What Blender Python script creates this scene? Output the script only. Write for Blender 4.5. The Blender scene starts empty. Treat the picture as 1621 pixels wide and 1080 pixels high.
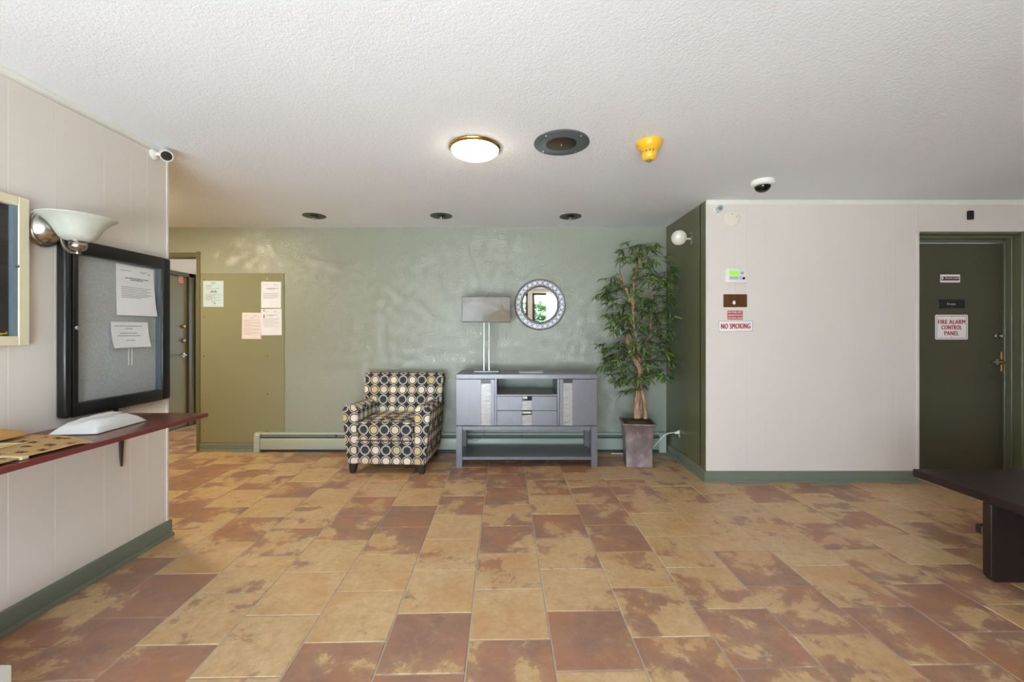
import bpy, bmesh, math, random
from mathutils import Vector, Matrix, noise as mnoise
PI = math.pi
SC = bpy.context.scene
COL = SC.collection

# ------------------------------------------------------------------ camera
CAM_Z = 1.30
F_PX = 657.0
cam_d = bpy.data.cameras.new('camera')
cam_d.sensor_fit = 'HORIZONTAL'; cam_d.sensor_width = 36.0
cam_d.lens = 36.0 * F_PX / 1621.0
cam_d.shift_x = 0.0; cam_d.shift_y = -15.0 / 1621.0
cam_d.clip_start = 0.02
cam = bpy.data.objects.new('camera', cam_d); COL.objects.link(cam)
cam.location = (0, 0, CAM_Z); cam.rotation_euler = (PI / 2, 0, 0)
SC.camera = cam

# ------------------------------------------------------------------ world, daylight, exposure
SC.view_settings.view_transform = 'Standard'
SC.view_settings.look = 'None'
SC.view_settings.gamma = 1.0
SC.view_settings.use_curve_mapping = False
SC.view_settings.exposure = 1.12
SKY = 4.5
w = bpy.data.worlds.new('sky'); SC.world = w; w.use_nodes = True
bg = w.node_tree.nodes['Background']
bg.inputs['Color'].default_value = (0.70, 0.89, 1.08, 1)
bg.inputs['Strength'].default_value = SKY
SC.cycles.use_denoising = True
SC.cycles.max_bounces = 10
SC.cycles.diffuse_bounces = 7
SC.cycles.caustics_reflective = False
SC.cycles.caustics_refractive = False
SC.cycles.sample_clamp_indirect = 30.0

# front windows (behind the camera): daylight comes through them; portals only guide the sampling
WIN_Y = -2.0
WINS = [(-2.1, 0.42), (0.54, 1.35)]     # x ranges
WIN_Z0, WIN_Z1 = 0.12, 2.32
def portal(name, loc, rot, sx, sy):
    l = bpy.data.lights.new(name, 'AREA'); l.shape = 'RECTANGLE'; l.size = sx; l.size_y = sy
    l.cycles.is_portal = True
    o = bpy.data.objects.new(name, l); COL.objects.link(o); o.location = loc; o.rotation_euler = rot
    return o
for a, b in WINS:
    portal('window_portal', ((a + b) / 2, WIN_Y - 0.16, (WIN_Z0 + WIN_Z1) / 2), (PI / 2, 0, 0), b - a, WIN_Z1 - WIN_Z0)

# sun on the forecourt outside, coming over the roof: it does not reach the room directly
sun_d = bpy.data.lights.new('sun', 'SUN'); sun_d.energy = 36.0; sun_d.angle = 0.01; sun_d.color = (.75, .91, 1.08)
sun = bpy.data.objects.new('sun', sun_d); COL.objects.link(sun)
sun.rotation_euler = Vector((.35, -.45, -1.0)).to_track_quat('-Z', 'Y').to_euler()

# unseen fill light added behind the camera to brighten ceiling and back wall
st_d = bpy.data.lights.new('added_fill', 'AREA'); st_d.shape = 'RECTANGLE'; st_d.size = 2.4; st_d.size_y = 1.0
st_d.spread = 2.3; st_d.energy = 38.0; st_d.color = (.86, .96, 1.06)
st_o = bpy.data.objects.new('added_fill', st_d); COL.objects.link(st_o)
st_o.location = (-.7, -1.7, .30); st_o.rotation_euler = Vector((.02, .97, .24)).to_track_quat('-Z', 'Y').to_euler()

CEIL_LAMP_W = 9.0      # watts, the lit dome near the middle of the ceiling
ALCOVE_LAMP_W = 90.0    # the same kind of dome in the passage behind the left wall
HALL_LAMP_W = 12.0

# ------------------------------------------------------------------ colour + material helpers
def lin(r, g, b):
    def f(c):
        c /= 255.0
        return c / 12.92 if c <= 0.04045 else ((c + 0.055) / 1.055) ** 2.4
    return (f(r), f(g), f(b), 1.0)

class NT:
    def __init__(s, name):
        s.m = bpy.data.materials.new(name); s.m.use_nodes = True
        s.t = s.m.node_tree; s.t.nodes.clear()
        s.out = s.n('ShaderNodeOutputMaterial')
    def n(s, typ, **kw):
        nd = s.t.nodes.new(typ)
        for k, v in kw.items(): setattr(nd, k, v)
        return nd
    def l(s, a, b): s.t.links.new(a, b)
    def set(s, sock, v):
        if hasattr(v, 'is_output'): s.l(v, sock)
        else: sock.default_value = v
    def math(s, op, a, b=0.0, c=0.0, clamp=False):
        nd = s.n('ShaderNodeMath', operation=op); nd.use_clamp = clamp
        s.set(nd.inputs[0], a); s.set(nd.inputs[1], b); s.set(nd.inputs[2], c)
        return nd.outputs[0]
    def mix(s, fac, a, b, blend='MIX'):
        nd = s.n('ShaderNodeMix', data_type='RGBA', blend_type=blend)
        s.set(nd.inputs[0], fac); s.set(nd.inputs[6], a); s.set(nd.inputs[7], b)
        return nd.outputs[2]
    def noise(s, vec, scale, detail=3.0, rough=0.5, dist=0.0):
        nd = s.n('ShaderNodeTexNoise'); s.l(vec, nd.inputs['Vector'])
        nd.inputs['Scale'].default_value = scale; nd.inputs['Detail'].default_value = detail
        nd.inputs['Roughness'].default_value = rough; nd.inputs['Distortion'].default_value = dist
        return nd.outputs['Fac']
    def ramp(s, fac, stops, interp='LINEAR'):
        nd = s.n('ShaderNodeValToRGB'); nd.color_ramp.interpolation = interp
        e = nd.color_ramp.elements
        while len(e) < len(stops): e.new(0.5)
        for el, (p, c) in zip(e, stops): el.position = p; el.color = c
        s.l(fac, nd.inputs[0]); return nd.outputs[0]
    def obj(s): return s.n('ShaderNodeTexCoord').outputs['Object']
    def pos(s): return s.n('ShaderNodeNewGeometry').outputs['Position']
    def bump(s, h, strength=0.3, dist=0.01, normal=None):
        nd = s.n('ShaderNodeBump'); nd.inputs['Strength'].default_value = strength
        nd.inputs['Distance'].default_value = dist; s.l(h, nd.inputs['Height'])
        if normal: s.l(normal, nd.inputs['Normal'])
        return nd.outputs[0]
    def bsdf(s, col, rough=0.5, metal=0.0, spec=0.5, normal=None, **kw):
        b = s.n('ShaderNodeBsdfPrincipled')
        s.set(b.inputs['Base Color'], col); s.set(b.inputs['Roughness'], rough)
        s.set(b.inputs['Metallic'], metal); s.set(b.inputs['Specular IOR Level'], spec)
        if normal: s.l(normal, b.inputs['Normal'])
        for k, v in kw.items(): s.set(b.inputs[k.replace('_', ' ')], v)
        s.l(b.outputs[0], s.out.inputs[0]); return b

MATS = {}
def simple(name, col, rough=0.5, metal=0.0, spec=0.5, var=0.06, vscale=8.0, bump=None, **kw):
    """plain paint / plastic / metal with a slight tonal variation and optional fine relief"""
    s = NT(name); v = s.obj()
    nz = s.noise(v, vscale, 3.0)
    dark = tuple(c * (1 - var) for c in col[:3]) + (1,); lite = tuple(min(1, c * (1 + var)) for c in col[:3]) + (1,)
    c = s.mix(nz, dark, lite)
    nrm = None
    if bump: nrm = s.bump(s.noise(v, bump[0], 3.0), bump[1], bump[2])
    s.bsdf(c, rough, metal, spec, nrm, **kw)
    MATS[name] = s.m; return s.m

# ------------------------------------------------------------------ mesh helpers
class MB:
    """collects solid pieces; build() links them as ONE mesh object"""
    def __init__(s): s.v = []; s.f = []; s.mi = []; s.sm = []
    def add(s, vs, fs, mi=0, smooth=False):
        o = len(s.v); s.v += [Vector(p) for p in vs]
        for f in fs: s.f.append([i + o for i in f]); s.mi.append(mi); s.sm.append(smooth)
        return s
    def box(s, x0, x1, y0, y1, z0, z1, mi=0):
        x0, x1 = min(x0, x1), max(x0, x1); y0, y1 = min(y0, y1), max(y0, y1); z0, z1 = min(z0, z1), max(z0, z1)
        vs = [(x0, y0, z0), (x1, y0, z0), (x1, y1, z0), (x0, y1, z0), (x0, y0, z1), (x1, y0, z1), (x1, y1, z1), (x0, y1, z1)]
        return s.add(vs, [(0, 3, 2, 1), (4, 5, 6, 7), (0, 1, 5, 4), (1, 2, 6, 5), (2, 3, 7, 6), (3, 0, 4, 7)], mi)
    def hull8(s, lo, hi, mi=0):
        """lo, hi: four corners each, counter-clockwise seen from above"""
        return s.add(list(lo) + list(hi), [(0, 3, 2, 1), (4, 5, 6, 7), (0, 1, 5, 4), (1, 2, 6, 5), (2, 3, 7, 6), (3, 0, 4, 7)], mi)
    def prism(s, poly, axis, a0, a1, mi=0, smooth=False):
        """poly: 2-D outline in the two other axes (order x,y,z without axis)"""
        def P(p, a):
            return {'x': (a, p[0], p[1]), 'y': (p[0], a, p[1]), 'z': (p[0], p[1], a)}[axis]
        n = len(poly)
        vs = [P(p, a0) for p in poly] + [P(p, a1) for p in poly]
        fs = [list(range(n))[::-1], list(range(n, 2 * n))] + [(i, (i + 1) % n, n + (i + 1) % n, n + i) for i in range(n)]
        o = len(s.v); s.add(vs, fs, mi, False)
        if smooth:
            for k in range(n): s.sm[-1 - k] = True
        return s
    def lathe(s, prof, n=32, mat=None, mi=0, smooth=True, close=True):
        """prof: (radius, height) turned about z, then moved by mat"""
        M = mat or Matrix.Identity(4); vs = []; fs = []
        rings = []
        for r, h in prof:
            if r < 1e-6: rings.append([len(vs)]); vs.append(M @ Vector((0, 0, h)))
            else:
                rings.append(list(range(len(vs), len(vs) + n)))
                vs += [M @ Vector((r * math.cos(2 * PI * i / n), r * math.sin(2 * PI * i / n), h)) for i in range(n)]
        for a, b in zip(rings, rings[1:]):
            for i in range(n):
                j = (i + 1) % n
                if len(a) == 1 and len(b) == 1: continue
                if len(a) == 1: fs.append((a[0], b[j], b[i]))
                elif len(b) == 1: fs.append((a[i], a[j], b[0]))
                else: fs.append((a[i], a[j], b[j], b[i]))
        if close:
            if len(rings[0]) > 1: fs.append(rings[0][::-1])
            if len(rings[-1]) > 1: fs.append(rings[-1])
        return s.add(vs, fs, mi, smooth)
    def tube(s, pts, rad, n=8, mi=0, closed=False, smooth=True):
        pts = [Vector(p) for p in pts]; m = len(pts)
        if not hasattr(rad, '__len__'): rad = [rad] * m
        vs = []; fs = []; up = None
        for i, p in enumerate(pts):
            if closed: t = (pts[(i + 1) % m] - pts[i - 1])
            else: t = pts[min(i + 1, m - 1)] - pts[max(i - 1, 0)]
            t.normalize()
            if up is None:
                a = Vector((0, 0, 1)) if abs(t.z) < 0.9 else Vector((1, 0, 0))
                up = (a - t * a.dot(t)).normalized()
            else:
                up = up - t * up.dot(t)
                up = up.normalized() if up.length > 1e-6 else t.orthogonal().normalized()
            sd = t.cross(up)
            for k in range(n):
                a = 2 * PI * k / n
                vs.append(p + (up * math.cos(a) + sd * math.sin(a)) * rad[i])
        last = m if closed else m - 1
        for i in range(last):
            j = (i + 1) % m
            for k in range(n):
                l = (k + 1) % n
                fs.append((i * n + k, i * n + l, j * n + l, j * n + k))
        if not closed:
            fs.append(list(range(n))[::-1]); fs.append(list(range((m - 1) * n, m * n)))
        return s.add(vs, fs, mi, smooth)
    def cyl(s, p0, p1, r0, r1=None, n=20, mi=0): return s.tube([p0, p1], [r0, r0 if r1 is None else r1], n, mi)
    def sheet(s, nx, ny, fn, th=0.0006, mi=0, smooth=True):
        """thin solid sheet: fn(u,v) -> (point, normal)"""
        top = []; bot = []
        for j in range(ny + 1):
            for i in range(nx + 1):
                p, nn = fn(i / nx, j / ny); p = Vector(p); nn = Vector(nn)
                top.append(p + nn * th); bot.append(p)
        N = len(top); W = nx + 1; fs = []
        for j in range(ny):
            for i in range(nx):
                a = j * W + i
                fs.append((a, a + 1, a + W + 1, a + W)); fs.append((N + a, N + a + W, N + a + W + 1, N + a + 1))
        edge = [i for i in range(W)] + [j * W + nx for j in range(1, ny + 1)] + [ny * W + i for i in range(nx - 1, -1, -1)] + [j * W for j in range(ny - 1, 0, -1)]
        for a, b in zip(edge, edge[1:] + edge[:1]): fs.append((b, a, N + a, N + b))
        return s.add(top + bot, fs, mi, smooth)
    def xf(s, M):
        s.v = [M @ p for p in s.v]; return s
    def mesh(s, name, mats, bevel=0.0, seg=1, angle=35, uv=None, fix=True):
        me = bpy.data.meshes.new(name)
        me.from_pydata([tuple(p) for p in s.v], [], s.f)
        for p, mi, sm in zip(me.polygons, s.mi, s.sm): p.material_index = mi; p.use_smooth = sm or bevel > 0
        bm = bmesh.new(); bm.from_mesh(me)
        if fix: bmesh.ops.recalc_face_normals(bm, faces=bm.faces)
        if bevel > 0:
            es = [e for e in bm.edges if len(e.link_faces) == 2 and e.calc_face_angle(0) > math.radians(angle)]
            bmesh.ops.bevel(bm, geom=es, offset=bevel, segments=seg, profile=0.5, affect='EDGES', clamp_overlap=True)
            for f in bm.faces: f.smooth = True
        if uv: box_uv(bm, uv)
        bm.to_mesh(me); bm.free()
        if not isinstance(mats, (list, tuple)): mats = [mats]
        for m in mats: me.materials.append(m)
        try: me.set_sharp_from_angle(angle=math.radians(angle))
        except Exception: pass
        return me
    def build(s, name, mats, parent=None, loc=None, **kw):
        o = bpy.data.objects.new(name, s.mesh(name, mats, **kw)); COL.objects.link(o)
        if parent: o.parent = parent
        if loc: o.location = loc
        return o

def box_uv(bm, org):
    """box projection in metres, about the point org"""
    uvl = bm.loops.layers.uv.new('uv')
    for f in bm.faces:
        n = f.normal; ax = max(range(3), key=lambda i: abs(n[i]))
        for lp in f.loops:
            c = lp.vert.co - Vector(org)
            if ax == 0: u, v = c.y, c.z
            elif ax == 1: u, v = c.x, c.z
            else: u, v = c.x, c.y
            lp[uvl].uv = (u, v)

def tag(o, label=None, cat=None, group=None, kind=None):
    if label: o['label'] = label
    if cat: o['category'] = cat
    if group: o['group'] = group
    if kind: o['kind'] = kind
    return o
def thing(name, label, cat, loc=(0, 0, 0), rz=0.0, group=None):
    o = bpy.data.objects.new(name, None); o.empty_display_size = 0.05; COL.objects.link(o)
    o.location = loc; o.rotation_euler = (0, 0, rz)
    return tag(o, label, cat, group)
def struct(o): o['kind'] = 'structure'; return o
def copy_thing(src, label, loc, rz=None):
    r = src.copy(); COL.objects.link(r); r.location = loc
    if rz is not None: r.rotation_euler = (0, 0, rz)
    r['label'] = label
    for ch in list(src.children):
        c = ch.copy(); COL.objects.link(c); c.parent = r
        for g in list(ch.children):
            d = g.copy(); COL.objects.link(d); d.parent = c
    return r
LEFT = PI / 2      # a thing built facing -y, hung on the left wall
RIGHT = -PI / 2

def text_mesh(body, width=None, height=None, depth=0.0006, bold=0.0, spacing=1.12):
    """flat lettering in the xz plane facing -y, centred on its box"""
    cu = bpy.data.curves.new('lettering', 'FONT'); cu.body = body
    cu.align_x = 'CENTER'; cu.size = 1.0; cu.extrude = 0.0; cu.offset = bold; cu.space_character = spacing
    cu.resolution_u = 3
    tmp = bpy.data.objects.new('lettering', cu)
    me = bpy.data.meshes.new_from_object(tmp)
    bpy.data.objects.remove(tmp); bpy.data.curves.remove(cu)
    vs = [v.co.copy() for v in me.vertices]; fs = [list(p.vertices) for p in me.polygons]
    bpy.data.meshes.remove(me)
    x0 = min(v.x for v in vs); x1 = max(v.x for v in vs); y0 = min(v.y for v in vs); y1 = max(v.y for v in vs)
    sy = height / (y1 - y0) if height else None
    sx = width / (x1 - x0) if width else None
    sx = sx or sy; sy = sy or sx
    return [(((v.x - (x0 + x1) / 2) * sx), 0.0, ((v.y - (y0 + y1) / 2) * sy)) for v in vs], fs
def put_text(mb, body, cx, y, cz, width=None, height=None, bold=0.0, mi=0):
    """bold: stroke thickening as a fraction of the letter height, by shifted copies"""
    h = height or .03
    vs, fs = text_mesh(body, width - 2 * bold * h if width else None, height)
    for k, (dx, dz) in enumerate(((0, 0), (1, .3), (-1, -.3)) if bold else ((0, 0),)):
        mb.add([(p + cx + dx * bold * h, y - .00005 * k, q + cz + dz * bold * h) for p, _, q in vs], fs, mi)
# ------------------------------------------------------------------ materials of the setting
def m_floor_tile():
    s = NT('floor_tile_glaze')
    oi = s.n('ShaderNodeObjectInfo'); tc = s.obj()
    at = s.n('ShaderNodeAttribute'); at.attribute_type = 'OBJECT'; at.attribute_name = 'tone'
    off = s.n('ShaderNodeVectorMath', operation='SCALE')
    cmb = s.n('ShaderNodeCombineXYZ'); s.l(oi.outputs['Random'], cmb.inputs[0])
    s.l(s.math('MULTIPLY', oi.outputs['Random'], 3.7), cmb.inputs[1]); cmb.inputs[2].default_value = 0.4
    s.l(cmb.outputs[0], off.inputs[0]); off.inputs['Scale'].default_value = 61.0
    vec = s.n('ShaderNodeVectorMath', operation='ADD'); s.l(tc, vec.inputs[0]); s.l(off.outputs[0], vec.inputs[1])
    v = vec.outputs[0]
    big = s.noise(v, 3.6, 12.0, 0.66, 0.25)
    fine = s.noise(v, 24.0, 8.0, 0.7, 0.3)
    smear = s.noise(v, 6.5, 8.0, 0.62, 0.7)
    soft = s.noise(v, 3.2, 3.0, 0.5, 0.5)
    # how much of this tile is mauve: threshold from its tone
    thr = s.math('SUBTRACT', 0.66, s.math('MULTIPLY', at.outputs['Fac'], 0.30))
    d = s.math('SUBTRACT', big, thr)
    sharp = s.math('MULTIPLY', d, 40.0, clamp=True)
    haze_ = s.math('MULTIPLY', s.math('ADD', d, 0.05), 7.0, clamp=True)
    fac = s.math('ADD', s.math('MULTIPLY', sharp, 0.55), s.math('MULTIPLY', haze_, 0.38), clamp=True)
    def step(x, a0, a1): return s.math('DIVIDE', s.math('SUBTRACT', x, a0), a1 - a0, clamp=True)
    ochre = s.mix(step(fine, .32, .68), OCHRE_A, OCHRE_B)
    ochre = s.mix(s.math('MULTIPLY', step(soft, .45, .70), .6), ochre, OCHRE_C)
    mauve = s.mix(step(smear, .38, .66), MAUVE_A, MAUVE_B)
    mauve = s.mix(s.math('MULTIPLY', step(soft, .42, .66), .75), mauve, RUST)
    mauve = s.mix(s.math('MULTIPLY', step(fine, .52, .74), .5), mauve, OCHRE_C)
    c = s.mix(fac, ochre, mauve)
    grey = step(s.noise(v, 7.0, 10.0, 0.72, 0.5), .60, .68)
    c = s.mix(s.math('MULTIPLY', grey, 0.5), c, GREYST)
    nrm = s.bump(s.math('ADD', s.math('MULTIPLY', big, 0.7), s.math('MULTIPLY', fine, 0.3)), 0.25, 0.004)
    rough = s.math('ADD', 0.30, s.math('MULTIPLY', fine, 0.16))
    s.bsdf(c, rough, 0.0, 0.5, nrm)
    return s.m
OCHRE_A = lin(184, 152, 110); OCHRE_B = lin(214, 182, 138); OCHRE_C = lin(190, 140, 92)
MAUVE_A = lin(138, 104, 94); MAUVE_B = lin(160, 120, 100); RUST = lin(172, 118, 86); GREYST = lin(112, 98, 88)
TILE = m_floor_tile()
GROUT = simple('grout', lin(172, 162, 150), 0.9, bump=(120, .3, .002))

def m_wallpaint(name, col, rough, swirl=0.0, var=0.04):
    s = NT(name); v = s.pos()
    c = s.mix(s.noise(v, 2.2, 4.0), tuple(k * (1 - var) for k in col[:3]) + (1,), tuple(min(1, k * (1 + var)) for k in col[:3]) + (1,))
    h = s.noise(v, 90.0, 4.0, 0.6)
    if swirl:
        vo = s.n('ShaderNodeTexVoronoi'); vo.inputs['Scale'].default_value = 6.5; s.l(v, vo.inputs['Vector'])
        vo.inputs['Randomness'].default_value = 0.8
        ring = s.math('SINE', s.math('MULTIPLY', s.math('ADD', vo.outputs['Distance'], s.math('MULTIPLY', s.noise(v, 30.0, 2.0), 0.05)), 75.0))
        h = s.math('ADD', s.math('MULTIPLY', ring, 0.5), s.math('MULTIPLY', s.noise(v, 35.0, 4.0), 1.5))
        nrm = s.bump(h, swirl, 0.0035)
    else: nrm = s.bump(h, 0.10, 0.002)
    s.bsdf(c, rough, 0.0, 0.5, nrm); return s.m
SAGE = m_wallpaint('sage_plaster', lin(152, 156, 141), 0.30, 0.30)
OLIVE = m_wallpaint('olive_gloss', lin(104, 104, 76), 0.32)
BEIGE = m_wallpaint('beige_paint', lin(220, 211, 201), 0.5, 0, 0.015)
BASEG = simple('baseboard_green', lin(114, 120, 104), 0.4, bump=(60, .08, .002))
DOORG = simple('door_olive', lin(74, 72, 52), 0.45, vscale=2.0)
CASING = simple('casing_offwhite', lin(218, 211, 201), 0.45)
WHITE = simple('white_trim', lin(226, 224, 216), 0.45)
def m_ceiling():
    s = NT('stipple_ceiling'); v = s.pos()
    c = s.mix(s.noise(v, 1.2, 4.0), lin(228, 232, 237), lin(236, 240, 245))
    h = s.math('ADD', s.noise(v, 70.0, 5.0, 0.6), s.math('MULTIPLY', s.noise(v, 160.0, 2.0), 0.5))
    s.bsdf(c, 0.9, 0, 0.2, s.bump(h, 0.55, 0.006)); return s.m
CEILM = m_ceiling()

# ------------------------------------------------------------------ the room
CZ = 2.435
X_L, X_R, Y_B, Y_RW, Y_LE = -2.19, 1.68, 4.52, 3.59, 2.64
floor = MB().box(-4.7, 5.3, -2.2, 7.7, -0.12, -0.003).build('floor', GROUT); struct(floor)
ceiling = MB().box(-4.6, 5.3, -2.2, 7.7, CZ, CZ + 0.12).build('ceiling', CEILM); struct(ceiling)

# floor tiles: half-offset rows, turned a little against the room
PU, PV, U0, V0, TH = 0.3455, 0.3415, -0.143, 1.750, 0.022
ct, st = math.cos(TH), math.sin(TH)
tone = {}
for c, row in {0: (-1, [.65, .08, .45, .9, .55, .8, .8, .7, .7]), 1: (-1, [.85, .28, .42, .8, .3, .6, .55, .7]),
               2: (-1, [.7, .5, .33, .75, .78, .7, .35, .7]), 3: (-1, [.75, .42, .4, .0, .45, .6, .2, .6]),
               -1: (-1, [.8, .1, .3, .02, .7, .4, .7, .6]), -2: (-1, [.75, .05, .06, .75, .85, .2, .7, .5]),
               -3: (-1, [.3, .05, .3, .75, .75, .4, .3, .6]), -4: (-1, [.85, .35, .25, .6, .4, .25, .5, .6]),
               -5: (-1, [.7, .8, .35, .65, .0, .6, .2, .5]), -6: (-1, [.85, .6, .75, .2, .6, .3, .5, .5]),
               4: (-1, [.6, .72, .75, .3, .35, .6, .25, .5]), 5: (-1, [.85, .45, .3, .3, .65, .3, .6]),
               6: (-1, [.8, .7, .35, .6, .3, .6, .5]), 7: (-1, [.4, .7, .2, .6, .5, .6])}.items():
    for i, t in enumerate(row[1]): tone[(c, row[0] + i)] = t
rnd = random.Random(5)
tile_mesh = MB().box(-(PU - .006) / 2, (PU - .006) / 2, -(PV - .006) / 2, (PV - .006) / 2, -0.010, 0.0).mesh('tile', TILE, bevel=0.0022)
def inside(x, y):
    if y > 7.4 or x < -4.5 or x > 5.1: return False
    if y > Y_RW and x > X_R: return False
    if y > Y_B and x > -3.15: return False
    if x < X_L - .1 and y < 1.2: return False
    return True
cand = []
for c in range(-16, 18):
    for k in range(-16, 20):
        u = U0 + (c + .5) * PU; v = V0 + (k + .5) * PV + (0.1725 if c % 2 else 0)
        x, y = u * ct - v * st, u * st + v * ct
        h = 0.16
        if not inside(x, y): continue
        cand.append((c, k, x, y))
seen = []; rest = MB()
for c, k, x, y in cand:
    vis = y > 1.0 and abs(x) < 1.3 * (y + .3) + .2
    seen.append((vis, c, k, x, y))
seen_t = sorted([t for t in seen if t[0]], key=lambda t: t[4])[:298]
keep = {(t[1], t[2]) for t in seen_t}
for vis, c, k, x, y in seen:
    t = tone.get((c, k), rnd.choice((.05, .2, .3, .4, .5, .6, .7, .8, .85)))
    if (c, k) in keep:
        o = bpy.data.objects.new('tile', tile_mesh); COL.objects.link(o); o.parent = floor
        o.location = (x, y, rnd.uniform(-.0005, 0)); o.rotation_euler = (0, 0, TH); o['tone'] = float(t)
    else:
        M = Matrix.Translation((x, y, 0)) @ Matrix.Rotation(TH, 4, 'Z')
        b = MB().box(-(PU - .006) / 2, (PU - .006) / 2, -(PV - .006) / 2, (PV - .006) / 2, -0.010, -0.0006)
        rest.add([M @ p for p in b.v], b.f)
rt = rest.build('tile_field', TILE, floor); rt['tone'] = 0.5; rt['kind'] = 'stuff'

# left wall: grooved painted panels over a plain slab; ends at Y_LE
wall_left = struct(MB().box(X_L - .12, X_L - .009, -2.2, Y_LE - .002, 0, CZ).build('wall_left', BEIGE))
def panels(parent, edges, make):
    for a, b in zip(edges, edges[1:]): make(a, b)
pat = [.146, .108, .154, .24, .185, .16, .10, .146, .108, .154, .24, .185, .16, .10]
ed = [2.636]
i = 0
while ed[-1] > -1.9: ed.append(ed[-1] - pat[i % len(pat)]); i += 1
for a, b in zip(ed[1:], ed):
    MB().box(X_L - .009, X_L, a + .0001, b - .0001, 0.0, CZ).build('panel', BEIGE, wall_left, bevel=.0012)
struct(MB().prism([(X_L - .001, CZ - .035), (X_L + .004, CZ - .035), (X_L + .014, CZ - .012), (X_L + .016, CZ), (X_L - .001, CZ)], 'y', -2.0, Y_LE + .006).build('trim_1', WHITE, bevel=.001))
struct(MB().box(X_L - .125, X_L + .005, Y_LE - .012, Y_LE + .004, 0, CZ - .03).build('trim_2', CASING, bevel=.002))
def baseboard(name, axis, a0, a1, wall, sgn, h=.095):
    """board with a rounded top and a quarter-round shoe; sgn: direction out of the wall"""
    p = [(wall, 0), (wall + sgn * .013, 0), (wall + sgn * .013, h - .012), (wall + sgn * .009, h - .004), (wall + sgn * .003, h), (wall, h)]
    q = [(wall + sgn * .013, 0), (wall + sgn * .030, 0), (wall + sgn * .029, .008), (wall + sgn * .024, .016), (wall + sgn * .017, .020), (wall + sgn * .013, .021)]
    b = MB().prism(p, axis, a0, a1).prism(q, axis, a0, a1)
    return struct(b.build(name, BASEG, bevel=.0008))
baseboard('baseboard_left', 'y', -1.95, Y_LE + .02, X_L, 1, .10)

# back wall with the opening to the hall
OP_L, OP_R, OP_Z = -4.36, -3.405, 2.16
wb = MB().box(OP_R, X_R + .1, Y_B, Y_B + .12, 0, CZ).box(OP_L, OP_R, Y_B, Y_B + .12, OP_Z, CZ).box(-4.45, OP_L, Y_B, Y_B + .12, 0, CZ)
struct(wb.build('wall_back', SAGE))
fr = MB().box(OP_L, OP_R, Y_B - .006, Y_B + .126, OP_Z - .05, OP_Z).box(OP_R - .03, OP_R + .012, Y_B - .008, Y_B + .126, 0, OP_Z + .012).box(OP_L, OP_L + .03, Y_B - .006, Y_B + .126, 0, OP_Z - .05)
struct(fr.build('trim_3', OLIVE, bevel=.003))
baseboard('baseboard_back', 'x', OP_R + .014, -2.775, Y_B, -1, .085)

# right block: green return, beige front wall with the door recess
D_L, D_R, D_Z = 3.508, 4.395, 2.165
struct(MB().box(X_R, X_R + .10, Y_RW + .1, Y_B + .1, 0, CZ).build('wall_right_return', OLIVE))
wr = MB().box(X_R + .0, D_L, Y_RW + .009, Y_RW + .12, 0, CZ).box(D_L, 5.3, Y_RW + .009, Y_RW + .12, D_Z, CZ).box(D_R + .06, 5.3, Y_RW + .009, Y_RW + .12, 0, D_Z)
wall_rf = struct(wr.build('wall_right_front', BEIGE))
ed = [X_R + .002]
for wdt in [.245, .10, .16, .306, .15, .20, .13, .245, .10, .16]:
    if ed[-1] + wdt < D_L - .05: ed.append(ed[-1] + wdt)
ed.append(D_L - .002)
for a, b in zip(ed, ed[1:]):
    MB().box(a + .0001, b - .0001, Y_RW, Y_RW + .009, 0, CZ).build('panel', BEIGE, wall_rf, bevel=.0008)
MB().box(D_L - .001, 5.2, Y_RW, Y_RW + .009, D_Z, CZ).build('panel', BEIGE, wall_rf, bevel=.0008)
struct(MB().box(X_R - .004, X_R + .022, Y_RW - .006, Y_RW + .002, .1, CZ).build('trim_4', CASING, bevel=.0015))
struct(MB().prism([(Y_RW + .001, CZ - .04), (Y_RW - .004, CZ - .04), (Y_RW - .013, CZ - .014), (Y_RW - .015, CZ), (Y_RW + .001, CZ)], 'x', X_R, 5.2).build('trim_5', WHITE, bevel=.001))
struct(MB().box(X_R - .002, X_R + .0, Y_RW + .005, Y_RW + .101, 0, CZ).build('trim_6', OLIVE))
baseboard('baseboard_right_front', 'x', X_R - .02, D_L - .0, Y_RW, -1, .095)
baseboard('baseboard_right_side', 'y', Y_RW - .02, Y_B, X_R, -1, .095)
struct(MB().box(D_L - .018, D_L + .006, Y_RW - .012, Y_RW + .01, 0, D_Z + .012).build('trim_7', CASING, bevel=.002))
# far shell: never in the frame, closes the room for the light
struct(MB().box(5.2, 5.3, -2.2, Y_RW + .1, 0, CZ).build('wall_right', BEIGE))
hall_l = struct(MB().box(-4.57, -4.45, .9, 4.8, 0, CZ).box(-4.57, -4.45, 5.76, 7.6, 0, CZ).box(-4.57, -4.45, 4.8, 5.76, 2.09, CZ).box(-4.66, -4.575, 4.7, 5.96, 0, 2.2).build('wall_hall_left', BEIGE))  # last box: unseen slab behind the hall door, added to block daylight
struct(MB().box(-3.2, -3.1, Y_B + .12, 7.6, 0, CZ).build('wall_hall_right', SAGE))
struct(MB().box(-4.45, -3.2, 7.5, 7.6, 0, .5).box(-4.45, -3.2, 7.5, 7.6, 2.1, CZ).box(-4.45, -4.2, 7.5, 7.6, .5, 2.1).box(-3.45, -3.2, 7.5, 7.6, .5, 2.1).build('wall_hall_end', BEIGE))
struct(MB().box(-4.45, X_L - .12, .9, 1.0, 0, CZ).build('wall_alcove', BEIGE))
portal('hall_portal', (-3.825, 7.65, 1.3), (-PI / 2, 0, 0), .75, 1.6)

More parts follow.
